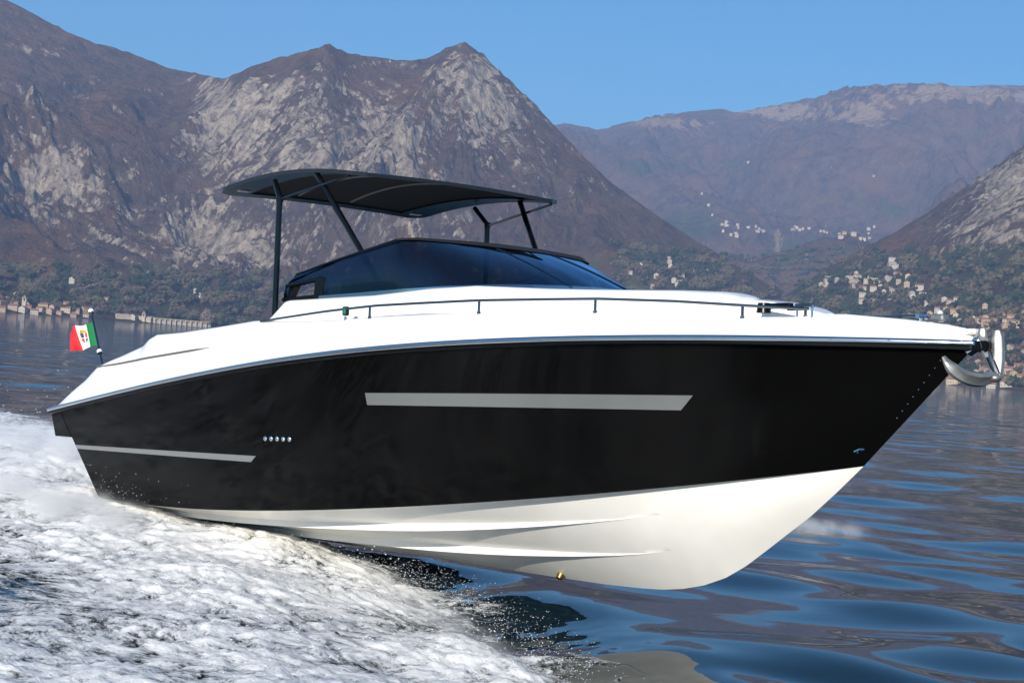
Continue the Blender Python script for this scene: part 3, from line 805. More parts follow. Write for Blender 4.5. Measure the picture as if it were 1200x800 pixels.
def wstrip(i0, i1, v0, v1, name, mat, off=.006, th=.03):
    vf = v0 if callable(v0) else (lambda i: v0_)
    v0_ = v0; P = []
    for i in range(i0, i1 + 1):
        v0 = vf(i)
        P.append([wpt(i, v0, -th), wpt(i, v0, off), wpt(i, v1, off), wpt(i, v1, -th), wpt(i, v0, -th)])
    mb = MB(); mb.grid(np.array(P)); mb.add(P[0][:4], [(0, 1, 2, 3)]); mb.add(P[-1][:4], [(3, 2, 1, 0)])
    return mb.build(name, mat, ws, angle=40)
f0 = int(round(4.0 / 17 * (NB - 1))); f1 = NB - 1 - f0
wstrip(f0, f1, lambda i: .97 - .11 * float(sstep(f0, f0 + 40, i)), 1.01, 'top_frame', M['cloth'], off=.010)
wstrip(0, f0, .94, 1.01, 'top_frame', M['rubber']); wstrip(f1, NB - 1, .94, 1.01, 'top_frame', M['rubber'])
wstrip(opening - 1, NB - opening, -.06, .05, 'base_trim', M['steel'], off=.012)
for a, b in ((0, opening - 1), (NB - opening, NB - 1)):
    wstrip(a, b, -.02, .09, 'quarter_frame', M['rubber'], off=.01); wstrip(a, b, .47, .56, 'quarter_frame', M['rubber'], off=.01)
for a, b in ((0, 3), (opening - 3, opening), (NB - 4, NB - 1), (NB - 1 - opening, NB + 2 - opening)):
    wstrip(a, b, -.02, 1.0 if a in (0, NB - 4) else .5, 'quarter_frame', M['rubber'], off=.012)
for tgt in (-.30, .30):
    i = int(np.argmin(np.abs(G[:, 7, 1] - tgt) + (G[:, 7, 0] < 5) * 9))
    mb = MB(); mb.tube([wpt(i, v, .004) for v in np.linspace(.02, .86, 12)], .0055, 6); mb.build('mullion', M['rail'], ws)
# helm seats and console seen through the glass
for y in (-.62, .05):
    mb = MB(); mb.box((4.05, y, 1.95), (.14, .52, .62), ch=.25); mb.box((4.3, y, 1.55), (.5, .52, .16), ch=.25); mb.box((4.3, y, 1.13), (.3, .3, .70)); mb.build('helm_seat', M['vinyl'], boat)
mb = MB(); mb.box((5.3, -.35, 1.55), (.5, 1.1, 1.1), ch=.12); mb.build('helm_console', M['vinyl'], boat)

# hardtop
ht = boat
HX0, HX1, HW = 2.37, 4.46, 1.125
def hz_(x, y):
    a = (x - 3.42) / 1.0
    return 3.045 + .078 * (1 - a * a) + .028 * (1 - (y / HW) ** 2)
def outline(x, inn=0.0):
    """half width at x with rounded corners"""
    d = min(x - HX0, HX1 - x); r = .16
    c = max(0.0, r - max(d, 0)); return HW - (r - math.sqrt(max(r * r - c * c, 0))) - inn
def ht_slab(x0, x1, y0f, y1f, th, name, mat, nx=40, ny=10, dz=0.0, edge=.0):
    top = []; bot = []
    for x in np.linspace(x0, x1, nx):
        a, b = y0f(x), y1f(x); top.append([(x, y, hz_(x, y) + th + dz) for y in np.linspace(a, b, ny)]); bot.append([(x, y, hz_(x, y) + dz) for y in np.linspace(a, b, ny)])
    top = np.array(top); bot = np.array(bot)
    mb = MB(); mb.grid(top, flip=True); mb.grid(bot)
    for sl in (np.s_[0, :], np.s_[-1, :], np.s_[:, 0], np.s_[:, -1]):
        a = top[sl]; b = bot[sl]; mb.grid(np.stack([a, b], 1))
    return mb.build(name, mat, ht, angle=30)
sw = lambda x: float(np.interp(x, [HX0, 4.46], [.30, .17]))
ht = ht_slab(HX0 + .10, HX1 - .09, lambda x: -HW + sw(x) + .002, lambda x: HW - sw(x) - .002, .010, 'hardtop', M['cloth'], ny=30, dz=.016)
ht_slab(HX0 + .001, HX1 - .001, lambda x: -outline(x), lambda x: -HW + sw(x), .032, 'side_panel', M['satin_black'])
ht_slab(HX0 + .001, HX1 - .001, lambda x: HW - sw(x), lambda x: outline(x), .032, 'side_panel', M['satin_black'])
ht_slab(HX0, HX0 + .10, lambda x: -HW + sw(x) + .001, lambda x: HW - sw(x) - .001, .030, 'aft_frame', M['satin_black'], nx=4, ny=30)
ht_slab(HX1 - .09, HX1, lambda x: -HW + sw(x) + .001, lambda x: HW - sw(x) - .001, .030, 'front_frame', M['satin_black'], nx=4, ny=30)
for (ya, yb, xa, xb) in ((-.37, -.66, 2.55, 4.2), (.20, -.06, 2.55, 4.3)):
    mb = MB(); mb.tube([(xa + (xb - xa) * f, ya + (yb - ya) * f, hz_(xa + (xb - xa) * f, ya + (yb - ya) * f) + .012) for f in np.linspace(0, 1, 20)], .010, 8); mb.build('rib', M['rib'], ht)
for (x, y) in ((2.56, -.95), (2.52, .97)):
    mb = MB(); mb.box((x, y, hz_(x, y) - .003), (.06, .11, .012), ch=.3); mb.build('courtesy_light', M['lens'], ht)
for sg in (-1, 1):
    y = sg * 1.12
    mb = MB(); mb.tube([(3.42, y, 1.90), (3.42, y, 2.45), (3.42, y, 2.93)], .025, 12); mb.tube([(3.42, y, 2.90), (3.42, y, 2.95)], .030, 12)
    mb.tube([(3.42, y, 2.93), (3.27, sg * 1.08, 3.09)], .024, 10)
    mb.build('support_post', M['black_paint'], ht)
    mb = MB(); mb.tube([(3.45, y, 2.925), (4.35, sg * 1.07, 3.05)], .011, 8); mb.build('brace', M['rail'], ht)
    mb = MB(); mb.tube([(3.90, sg * 1.09, 3.11), (4.60, sg * .90, 2.18)], .025, 10); mb.build('strut', M['black_paint'], ht)

# ensign on its staff
st0 = Vector((.80, -1.33, 1.49)); st1 = Vector((.50, -1.33, 2.02))
mb = MB(); mb.tube([st0, st1], [.011, .009], 8); mb.ball(st1, .026, 10, 7); mb.tube([st0 + (st1 - st0) * .26, st0 + (st1 - st0) * .34], .022, 10)
staff = mb.build('flagstaff', M['rail'], boat)
mb = MB(); mb.ball(st1 + Vector((-.004, 0, .012)), .028, 10, 7); mb.build('staff_knob', M['gelcoat'], staff); mb = MB(); mb.ball(st0 + (st1 - st0) * .30, .027, 10, 7); mb.build('staff_knob', M['gelcoat'], staff)
nu, nw = 54, 36; hgt = .25; flyl = .27
d = (st1 - st0).normalized(); hb = st0 + d * .245
fly = Vector((-.86, -.50, -.06)).normalized()
V = []; F = []; MI = []
side = d.cross(fly).normalized()
for i in range(nu + 1):
    for j in range(nw + 1):
        a = i / nu; b = j / nw
        sag = -.07 * a * a
        w = .045 * a * math.sin(a * 8.5 + b * 1.6) + .02 * a * math.sin(a * 15 - b * 2.5)
        p = hb + d * (hgt * b * (1 - .10 * a * (1 if b > .5 else -1) * 0)) + fly * (flyl * a) + side * w + Vector((0, 0, sag))
        V.append(tuple(p))
for i in range(nu):
    for j in range(nw):
        F.append((i * (nw + 1) + j, (i + 1) * (nw + 1) + j, (i + 1) * (nw + 1) + j + 1, i * (nw + 1) + j + 1))
        a = (i + .5) / nu; b = (j + .5) / nw
        k = 0 if a < 1 / 3 else 1 if a < 2 / 3 else 2
        dx = (a - .5) / .11; dy = (b - .46) / .23
        if abs(dx) < 1 and dy < 1 and dy > -1 + .7 * dx * dx:
            if abs(dx) > .86 or dy > .9: k = 3
            else: k = {(0, 1): 2, (1, 1): 4, (0, 0): 4, (1, 0): 2}[(int(dx > 0), int(dy > 0))]
            if abs(dx) < .12 or abs(dy) < .08: k = 1
        if abs(dx) < .9 and 1.05 < dy < 1.45: k = 3
        MI.append(k)
fl = mesh_obj('flag', V, F, None, staff, mats=[M['flag_green'], M['flag_white'], M['flag_red'], M['flag_gold'], M['flag_blue']], midx=MI, angle=None,
              label="green, white and red tricolour ensign with a small quartered shield on the white")

# ------------------------------------------------------------------ anchor in the bow roller
anchor = bpy.data.objects.new("anchor", None); link(anchor)
anchor.matrix_world = BM @ Matrix.Translation((9.50, 0, 1.70))
anchor["label"] = "grey steel claw anchor hanging in the bow roller"; anchor["category"] = "anchor"
def claw(path, widths, nrm_hint, th=.022):
    """a tapering curved blade: path with a width per point"""
    mb = MB(); P = []
    path = [Vector(p) for p in path]
    for i, p in enumerate(path):
        t = (path[min(i + 1, len(path) - 1)] - path[max(i - 1, 0)]).normalized()
        wv = Vector(nrm_hint); wv = (wv - t * wv.dot(t)).normalized(); nn = t.cross(wv)
        w = widths[i] / 2; h = th / 2 * (0.6 + .4 * math.sin(math.pi * i / (len(path) - 1)))
        P.append([p - wv * w, p - wv * w * .6 + nn * h, p + nn * h * 1.2, p + wv * w * .6 + nn * h, p + wv * w, p + wv * w * .6 - nn * h, p - nn * h * .6, p - wv * w * .6 - nn * h, p - wv * w])
    mb.grid(np.array([[tuple(q) for q in r] for r in P]))
    mb.add(P[0][:8], [tuple(range(8))]); mb.add(P[-1][:8], [tuple(range(8))[::-1]])
    return mb
def bez(pts, n=14):
    pts = [Vector(p) for p in pts]; out = []
    for k in range(n):
        t = k / (n - 1); q = list(pts)
        while len(q) > 1: q = [q[i].lerp(q[i + 1], t) for i in range(len(q) - 1)]
        out.append(q[0])
    return out
# local frame: origin in the roller
p = bez([(.05, .0, -.13), (.02, -.10, -.185), (-.02, -.30, -.165), (-.10, -.31, -.03)], 16)
claw(p, list(np.interp(np.linspace(0, 1, 16), [0, .25, .8, 1], [.08, .09, .075, .025])), (.5, .3, .8), .035).build('claw', M['galv'], anchor)
p = bez([(.045, .0, -.145), (.055, .02, -.04), (.045, .03, .05), (.025, .04, .14)], 14)
claw(p, list(np.interp(np.linspace(0, 1, 14), [0, .12, .85, 1], [.06, .085, .075, .045])), (.83, .55, 0), .035).build('claw', M['galv'], anchor)
p = bez([(.0, -.02, -.02), (-.015, -.025, .02), (-.035, -.02, .08), (-.035, -.02, .15)], 12)
claw(p, list(np.interp(np.linspace(0, 1, 12), [0, .4, .9, 1], [.03, .05, .055, .04])), (.83, .55, 0), .03).build('fluke', M['galv'], anchor)
mb = MB(); mb.tube([(.06, .0, -.12), (.0, 0, .0), (-.06, 0, .06), (-.20, 0, .085)], [.022, .024, .024, .02], 10); mb.build('shank', M['rail'], anchor)
mb = MB(); mb.ball((.04, -.005, -.14), .045, 12, 8, (1.1, .9, .6)); mb.build('crown', M['galv'], anchor)

# ------------------------------------------------------------------ broken white water beside and behind the boat
EDGE_U = [-60, 0, 1.2, 2.1, 3.44, 4.77, 5.92, 7.95, 10, 14]
EDGE_V = [0, 0, .02, .05, .19, .50, .93, 1.89, 2.9, 5.0]
def foam_density(X, Y):
    u, v = track_coords(X, Y)
    wob = 0.30 * fbm(X * 0.9, Y * 0.9, 4, 71, 0.6)
    e = v - np.interp(u, EDGE_U, EDGE_V) + wob * np.clip(0.25 + (u - 1) * .15, 0.1, 1.0)
    side = sstep(-.45, .40, e) * (1 - 0.62 * sstep(1.8, 5.0, e + 1.1 * fbm(X * .5, Y * .5, 3, 75)))
    port = v + 3.2 + .12 * np.maximum(-u, 0) + wob
    wake = sstep(0, 1.2, port) * (1 - sstep(3.2, 6.5, v + .25 * u * (u < 0) + wob * 2)) * sstep(1.4, .2, u)
    wake = wake * (1 - .55 * sstep(-9, -26, u) )
    d = np.maximum(side * sstep(-7, -2, u), wake)
    gaps = 0.5 + 0.5 * fbm(X * 0.55 + 3, Y * 0.55, 3, 77)
    return np.clip(d * (0.68 + .54 * gaps - .30 * sstep(1.6, 3.4, e)), 0, 1), u, v, e
def billow(x, y, o, seed, gain=.55):
    s = 0; a = 1.0; n = 0
    for i in range(o):
        s = s + a * np.abs(pn(x, y, seed + i)); n += a; x = x * 2.1 + 3.7; y = y * 2.1 + 9.1; a *= gain
    return s / n
def foam_mat():
    """white froth where there is froth, clear holes down to the water where there is none"""
    mt, nt, b = new_mat("white_water")
    L = nt.links; N = nt.nodes
    geo = N.new("ShaderNodeNewGeometry")
    a = N.new("ShaderNodeAttribute"); a.attribute_name = "froth"
    at = N.new("ShaderNodeAttribute"); at.attribute_name = "along"; ac = N.new("ShaderNodeAttribute"); ac.attribute_name = "across"
    cx = N.new("ShaderNodeCombineXYZ"); L.new(at.outputs["Fac"], cx.inputs[0]); L.new(ac.outputs["Fac"], cx.inputs[1])
    def noise(sc, det, ro, vec):
        n = N.new("ShaderNodeTexNoise"); n.inputs["Scale"].default_value = sc; n.inputs["Detail"].default_value = det; n.inputs["Roughness"].default_value = ro
        L.new(vec, n.inputs["Vector"]); return n.outputs[0]
    def mr(x, p, q, lo, hi):
        r = N.new("ShaderNodeMapRange"); r.inputs[1].default_value = p; r.inputs[2].default_value = q; r.inputs[3].default_value = lo; r.inputs[4].default_value = hi
        L.new(x, r.inputs[0]); return r.outputs[0]
    def add(x, y):
        n = N.new("ShaderNodeMath"); n.operation = 'ADD'; L.new(x, n.inputs[0]); L.new(y, n.inputs[1]); return n.outputs[0]
    f = add(a.outputs["Fac"], mr(noise(9, 7, .70, cx.outputs[0]), .3, .7, -.50, .50))
    f = add(f, mr(noise(38, 4, .6, cx.outputs[0]), .3, .7, -.20, .20))
    alpha = mr(f, .0, .45, 0.0, 1.0)
    mx = N.new("ShaderNodeMix"); mx.data_type = 'RGBA'; L.new(mr(f, .15, .80, 0, 1), mx.inputs[0])
    mx.inputs[6].default_value = (0.42, 0.44, 0.45, 1); mx.inputs[7].default_value = (0.90, 0.89, 0.87, 1)
    L.new(mx.outputs[2], b.inputs["Base Color"])
    b.inputs["Roughness"].default_value = .7
    b.inputs["Subsurface Weight"].default_value = .15; b.inputs["Subsurface Radius"].default_value = (.05, .06, .07); b.inputs["Subsurface Scale"].default_value = 1.0
    L.new(alpha, b.inputs["Alpha"])
    bp = N.new("ShaderNodeBump"); bp.inputs["Distance"].default_value = .02; bp.inputs["Strength"].default_value = .45
    L.new(noise(22, 6, .62, cx.outputs[0]), bp.inputs["Height"]); L.new(bp.outputs[0], b.inputs["Normal"])
    return mt
M['foam'] = foam_mat()
def build_foam():
    u = np.concatenate([np.arange(-34, -8, .12), np.arange(-8, -1, .06), np.arange(-1, 12, .026)])
    v = np.concatenate([np.arange(-8, -1.6, .08), np.arange(-1.6, 7.0, .026), np.arange(7.0, 11, .06)])
    U, Vv = np.meshgrid(u, v, indexing='ij')
    c, s = math.cos(YAW), math.sin(YAW)
    X = BT.x + U * c + Vv * s; Y = BT.y + U * s - Vv * c
    d, uu, vv, e = foam_density(X, Y)
    # lumps drawn out along the boat's track
    lx = U * 0.78; ly = Vv
    wx = lx + .15 * fbm(lx * 1.1, ly * 1.1, 3, 81); wy = ly + .15 * fbm(lx * 1.1 + 5, ly * 1.1, 3, 82)
    b1 = billow(wx * 1.3, wy * 1.3, 5, 83, .6); b2 = billow(wx * 4.2, wy * 4.2, 4, 88, .6)
    b3 = billow(wx * 11, wy * 11, 3, 140, .6)
    lump = 0.07 * b1 + 0.065 * b2 + .028 * b3
    crest = .05 * np.exp(-((e - .55) / .5) ** 2) * sstep(-1, 2, uu) * (1 - .3 * sstep(6, 9, uu))
    root = .12 * np.exp(-((uu - .6) / 2.6) ** 2) * np.exp(-((vv - 1.2) / .9) ** 2)
    rooster = .38 * np.exp(-((uu + 3.0) / 2.6) ** 2) * np.exp(-((vv) / 1.8) ** 2)
    Z = water_h(X, Y) + .004 + d * (.02 + lump + crest + root + rooster)
    # keep it under the hull's bottom
    inside = (vv > -1.25) & (vv < 1.25) & (uu > .6) & (uu < 8)
    zk = BT.z + .0497 * uu + .18 * np.abs(vv)
    Z = np.where(inside, np.minimum(Z, zk - .02 + .25 * sstep(.9, 1.3, np.abs(vv))), Z)
    W = water_h(X, Y)
    hgt = Z - W
    keepv = d > .015
    keep = keepv[:-1, :-1] | keepv[1:, 1:] | keepv[1:, :-1] | keepv[:-1, 1:]
    me, used = fast_grid("wake_foam", np.stack([X, Y, Z], -1), M['foam'], keep=keep)
    fr = np.clip(d * (.30 + 1.10 * b1 + 1.15 * b2) - .12 + .22 * fbm(lx * 1.6, ly * 1.6, 4, 120) * d ** .5, -.5, 1)
    attr(me, "froth", fr.ravel()[used]); attr(me, "along", (wx * .95).ravel()[used]); attr(me, "across", wy.ravel()[used])
    me.flip_normals() if False else None
    o = link(bpy.data.objects.new("wake_foam", me)); o["kind"] = "stuff"; o["label"] = "churned white foam of the wake beside and behind the motorboat"
    return o
build_foam()

# droplets thrown up along the foam's edge and about the stern
def build_drops():
    rng = np.random.RandomState(5); mb = MB()
    V = []; F = []
    def drop(p, r):
        k = len(V); st = r * (1 + rng.rand() * 1.2)
        ax = rng.uniform(-1, 1, 3)
        V.extend([(p[0], p[1], p[2] + r), (p[0] + st, p[1], p[2]), (p[0], p[1] + r, p[2]), (p[0] - st, p[1], p[2]), (p[0], p[1] - r, p[2]), (p[0], p[1], p[2] - r)])
        for t in ((0, 1, 2), (0, 2, 3), (0, 3, 4), (0, 4, 1), (5, 2, 1), (5, 3, 2), (5, 4, 3), (5, 1, 4)): F.append(tuple(i + k for i in t))
    c, s = math.cos(YAW), math.sin(YAW)
    def place(u, v, z, r):
        drop((BT.x + u * c + v * s, BT.y + u * s - v * c, z), r)
    for _ in range(2200):                                    # along the leading edge
        u = rng.uniform(1.5, 8.2); e = rng.normal(0, .16) - .12 * rng.rand()
        v = np.interp(u, EDGE_U, EDGE_V) + e; place(u, v, abs(rng.normal(.02, .07)), rng.uniform(.0008, .0024))
    for _ in range(1400):                                    # spray sheet at the quarter
        u = rng.normal(.6, 1.1); v = 1.25 + abs(rng.normal(0, .35)); place(u, v, .05 + abs(rng.normal(0, .20)), rng.uniform(.0012, .003))
    for _ in range(2600):                                    # behind the transom
        u = -abs(rng.normal(0, 2.6)) - .1; v = rng.normal(0, 1.5); place(u, v, .1 + abs(rng.normal(0, .42)), rng.uniform(.0015, .0045))
    for _ in range(900):
        u = rng.uniform(2, 8); v = np.interp(u, EDGE_U, EDGE_V) + rng.uniform(.1, 2.5); place(u, v, .1 + abs(rng.normal(0, .10)), rng.uniform(.0015, .004))
    mt = simple("spray_drops", (.85, .86, .88), .4)
    o = mesh_obj("spray_droplets", V, F, mt, None); o["kind"] = "stuff"; o["label"] = "white spray droplets flying around the stern and foam edge"
build_drops()

def mist(name, centre, size, dens, scale, label, rotz=0.0, seed=0):
    """a soft ellipsoid of fine spray"""
    mb = MB(); mb.ball((0, 0, 0), 1.0, 24, 12)
    mt = bpy.data.materials.new("fine_spray"); mt.use_nodes = True; nt = mt.node_tree; nt.nodes.clear()
    N = nt.nodes; L = nt.links
    o = N.new("ShaderNodeOutputMaterial"); v = N.new("ShaderNodeVolumePrincipled"); v.inputs["Color"].default_value = (.97, .97, .97, 1); v.inputs["Anisotropy"].default_value = 0.0
    tc = N.new("ShaderNodeTexCoord"); ln = N.new("ShaderNodeVectorMath"); ln.operation = 'LENGTH'; L.new(tc.outputs["Object"], ln.inputs[0])
    fall = N.new("ShaderNodeMapRange"); fall.interpolation_type = 'SMOOTHSTEP'; fall.inputs[1].default_value = 1.0; fall.inputs[2].default_value = .15; fall.inputs[3].default_value = 0; fall.inputs[4].default_value = 1
    L.new(ln.outputs["Value"], fall.inputs[0])
    geo = N.new("ShaderNodeNewGeometry"); n = N.new("ShaderNodeTexNoise"); n.inputs["Scale"].default_value = scale; n.inputs["Detail"].default_value = 5; n.inputs["Roughness"].default_value = .6
    mp = N.new("ShaderNodeMapping"); mp.inputs["Location"].default_value = (seed, 0, 0); L.new(geo.outputs["Position"], mp.inputs[0]); L.new(mp.outputs[0], n.inputs["Vector"])
    r = N.new("ShaderNodeMapRange"); r.inputs[1].default_value = .44; r.inputs[2].default_value = .66; r.inputs[3].default_value = 0; r.inputs[4].default_value = dens; L.new(n.outputs[0], r.inputs[0])
    mu = N.new("ShaderNodeMath"); mu.operation = 'MULTIPLY'; L.new(r.outputs[0], mu.inputs[0]); L.new(fall.outputs[0], mu.inputs[1])
    L.new(mu.outputs[0], v.inputs["Density"]); L.new(v.outputs[0], o.inputs["Volume"])
    ob = mb.build(name, mt, None); ob.location = centre; ob.scale = size; ob.rotation_euler = (0, 0, rotz)
    ob["kind"] = "stuff"; ob["label"] = label
    return ob
def tp(u, v, z):
    c, s = math.cos(YAW), math.sin(YAW); return (BT.x + u * c + v * s, BT.y + u * s - v * c, z)
mist("spray_mist", tp(-2.0, .3, .16), (2.6, 1.9, .62), 5.0, 2.2, "pale spray mist billowing behind the transom", YAW)
mist("spray_mist", tp(.7, 1.70, .10), (2.9, .70, .27), 13.0, 2.4, "low spray mist along the hull's after chine", YAW, 3)
mist("spray_mist", (3.75, 19.6, .04), (.85, .5, .17), 7.0, 3.2, "small puff of spray thrown from the far side of the bow", 0, 8)

mist("spray_mist", tp(5.2, .95, -.04), (3.4, .26, .13), 3.0, 3.5, "thin spray mist hanging over the leading edge of the foam", YAW - math.atan2(.38, 1.0), 5)
# ------------------------------------------------------------------ villages on the far shore
def house_mesh(w, d, h, rh, wall, roof, hip=0.0):
    """gable house: walls with window and door openings let in as darker faces, a roof with eaves"""
    V = []; F = []; MI = []
    def q(vs, mi): k = len(V); V.extend(vs); F.append(tuple(range(k, k + len(vs)))); MI.append(mi)
    x, y = w / 2, d / 2
    q([(-x, -y, -4), (x, -y, -4), (x, -y, h), (-x, -y, h)], 0); q([(x, y, -4), (-x, y, -4), (-x, y, h), (x, y, h)], 0)
    q([(x, -y, -4), (x, y, -4), (x, y, h), (x, 0, h + rh), (x, -y, h)], 0); q([(-x, y, -4), (-x, -y, -4), (-x, -y, h), (-x, 0, h + rh), (-x, y, h)], 0)
    e = .6; t = .3; hx = x + e * .6; sl = rh / y
    for sg in (-1, 1):
        a = [(-hx, sg * (y + e), h - e * sl + .12), (hx, sg * (y + e), h - e * sl + .12), (hx * (1 - hip), 0, h + rh + .12), (-hx * (1 - hip), 0, h + rh + .12)]
        q(a if sg < 0 else a[::-1], 1)
        b = [(p[0], p[1], p[2] + t) for p in a]; q(b if sg < 0 else b[::-1], 1)
        q([a[0], a[1], b[1], b[0]], 1); q([a[1], a[2], b[2], b[1]], 1); q([a[3], a[0], b[0], b[3]], 1)
    nfl = max(1, int(h // 3)); nwx = max(2, int(w // 3.2))
    for fl in range(nfl):
        for k in range(nwx):
            cx = -x + w * (k + .5) / nwx; z0 = .9 + fl * 3.0
            for sg in (-1, 1):
                yy = sg * (y + .03); q([(cx - .5, yy, z0), (cx + .5, yy, z0), (cx + .5, yy, z0 + 1.4), (cx - .5, yy, z0 + 1.4)][::-sg], 2)
        for k in range(max(1, int(d // 3.5))):
            cy = -y + d * (k + .5) / max(1, int(d // 3.5)); z0 = .9 + fl * 3.0
            for sg in (-1, 1):
                xx = sg * (x + .03); q([(xx, cy - .5, z0), (xx, cy + .5, z0), (xx, cy + .5, z0 + 1.4), (xx, cy - .5, z0 + 1.4)][::sg], 2)
    return V, F, MI
WALLS = {'white': (.42, .38, .32), 'cream': (.44, .36, .26), 'pink': (.38, .27, .21), 'ochre': (.38, .28, .17), 'grey': (.34, .32, .30)}
ROOFS = {'terracotta': (.27, .13, .085), 'brown': (.20, .12, .085), 'pale': (.40, .33, .27)}
WM = {k: simple(k + "_render_wall", c, .9, noise=.12, nscale=.3) for k, c in WALLS.items()}
RM = {k: simple(k + "_roof_tiles", c, .85, noise=.2, nscale=.4) for k, c in ROOFS.items()}
PANE = simple("dark_window", (.03, .035, .04), .3)
_HM = {}
def house(wall, roof, size, label, group, pos, rz):
    key = (wall, roof, size)
    if key not in _HM:
        w, d, h, rh = {'small': (8, 7, 3.8, 1.9), 'house': (11, 8.5, 4.8, 2.3), 'large': (14, 9.5, 5.4, 2.5), 'long': (24, 8.5, 4, 2.0), 'block': (12, 9.5, 7.0, 2.0)}[size]
        V, F, MI = house_mesh(w, d, h, rh, wall, roof)
        _HM[key] = mesh_obj("village_house", V, F, None, None, smooth=False, mats=[WM[wall], RM[roof], PANE], midx=MI); ob = _HM[key]
    else:
        ob = _HM[key].copy(); COL.objects.link(ob)
    ob.location = pos; ob.rotation_euler = (0, 0, rz); ob["label"] = label; ob["category"] = "house"; ob["group"] = group
    return ob
hr = random.Random(21)
PLACED = []
def cluster(pts, n, spread, walls, roofs, sizes, where, group):
    """houses scattered along a picture polyline, each standing on the ground it falls on"""
    made = 0; tries = 0
    while made < n and tries < n * 14:
        tries += 1
        f = hr.random() * (len(pts) - 1); i = min(int(f), len(pts) - 2); f -= i
        u = pts[i][0] + (pts[i + 1][0] - pts[i][0]) * f + hr.gauss(0, spread[0]); v = pts[i][1] + (pts[i + 1][1] - pts[i][1]) * f + hr.gauss(0, spread[1])
        g = ground_at(u, v)
        if g is None: continue
        if any((g.x - q.x) ** 2 + (g.y - q.y) ** 2 < 13 ** 2 for q in PLACED): continue
        PLACED.append(g)
        wl_ = hr.choice(walls); rf = hr.choice(roofs); sz = hr.choice(sizes)
        house(wl_, rf, sz, f"{ {'small':'small','house':'plain','large':'big','long':'long low','block':'tall'}[sz] } {wl_} house with {rf} roof {where}", group, g - Vector((0, 0, .3)), hr.choice([0, .3, -.3, 1.57, 1.2]) + hr.gauss(0, .15))
        made += 1
cluster([(0, 362), (20, 358), (45, 362), (75, 368), (98, 371)], 48, (6, 3.6), ['white', 'cream', 'ochre', 'pink'], ['terracotta', 'terracotta', 'brown'], ['small', 'house', 'large'], "in the lakeshore village behind the flag", "lakeshore village behind the flag")
cluster([(80, 358), (112, 356)], 7, (5, 1.5), ['cream', 'pink', 'white'], ['terracotta', 'brown'], ['small', 'house'], "just above the lakeshore village behind the flag", "upper edge of the flag side village")
cluster([(145, 373), (178, 378)], 5, (3, .6), ['cream', 'white'], ['pale', 'brown'], ['long', 'house'], "by the water between flag and sunlit wall", "waterside houses beyond the stern")
cluster([(40, 334), (105, 337), (120, 349), (185, 349), (252, 345)], 7, (10, 4), ['white', 'cream'], ['pale', 'terracotta'], ['small', 'house'], "alone on the wooded slope beyond the stern", "lone houses above the stern")
cluster([(848, 264), (862, 267), (880, 270), (900, 273)], 11, (3, 1.0), ['white', 'cream', 'pink', 'ochre'], ['pale', 'terracotta'], ['house', 'small', 'large'], "in the hanging village over the coachroof", "hanging village over the coachroof")
cluster([(850, 275), (866, 277)], 4, (3, 1), ['white', 'cream'], ['pale'], ['house', 'large'], "just below the hanging village over the coachroof", "houses below the hanging village")
cluster([(926, 270), (955, 271), (985, 276), (1008, 279), (1012, 281)], 17, (5, 1.0), ['white', 'cream', 'ochre'], ['pale', 'terracotta'], ['large', 'house', 'small'], "in the ridge village high over the locker lid", "ridge village over the locker lid")
cluster([(1020, 270), (1028, 270)], 2, (3, .8), ['white'], ['pale'], ['long', 'large'], "at the far end of the ridge village", "outlying ridge village houses")
cluster([(705, 238), (830, 257), (836, 232), (862, 197), (966, 187), (1035, 212), (963, 238)], 5, (6, 4), ['cream'], ['pale'], ['house', 'small'], "lone on the hazy mountainside across the valley", "lone houses on the hazy mountainside")
cluster([(735, 315), (765, 318), (800, 312), (806, 326), (760, 333)], 17, (13, 5), ['white', 'cream', 'pink'], ['terracotta', 'pale'], ['small', 'house'], "among fields right of the windscreen", "houses among fields by the windscreen")
cluster([(1046, 305), (1050, 310), (1042, 318)], 4, (3, 2), ['white', 'white', 'cream'], ['pale'], ['large', 'block'], "in the white hamlet high over the bow", "white hamlet over the bow")
cluster([(980, 330), (1005, 334), (1030, 336), (1060, 333), (1085, 337), (1030, 343)], 26, (16, 4.5), ['white', 'cream', 'pink', 'white'], ['terracotta', 'pale', 'terracotta'], ['small', 'house', 'large', 'block'], "in the hillside village over the bow", "hillside village over the bow")
cluster([(1000, 348), (1050, 352), (1110, 352)], 12, (20, 5), ['cream', 'white', 'grey'], ['terracotta', 'brown', 'pale'], ['small', 'house'], "scattered on fields between hillside village and bow", "scattered houses above the bow")
cluster([(1100, 372), (1140, 374), (1175, 377), (1200, 380), (1235, 384)], 42, (16, 3.5), ['cream', 'white', 'pink', 'ochre'], ['terracotta', 'terracotta', 'brown'], ['house', 'large', 'block', 'small'], "in the terraced town beyond the anchor", "terraced town beyond the anchor")
cluster([(1125, 438), (1150, 441), (1180, 441), (1200, 445), (1235, 447)], 40, (16, 5), ['cream', 'white', 'pink', 'ochre'], ['terracotta', 'terracotta', 'brown'], ['house', 'large', 'block'], "in the lakeshore town below the anchor", "lakeshore town below the anchor")
cluster([(1120, 410), (1160, 415), (1200, 420)], 10, (20, 6), ['cream', 'white', 'pink'], ['terracotta', 'brown'], ['house', 'small'], "in the gardens between anchor towns", "garden houses beyond the anchor")

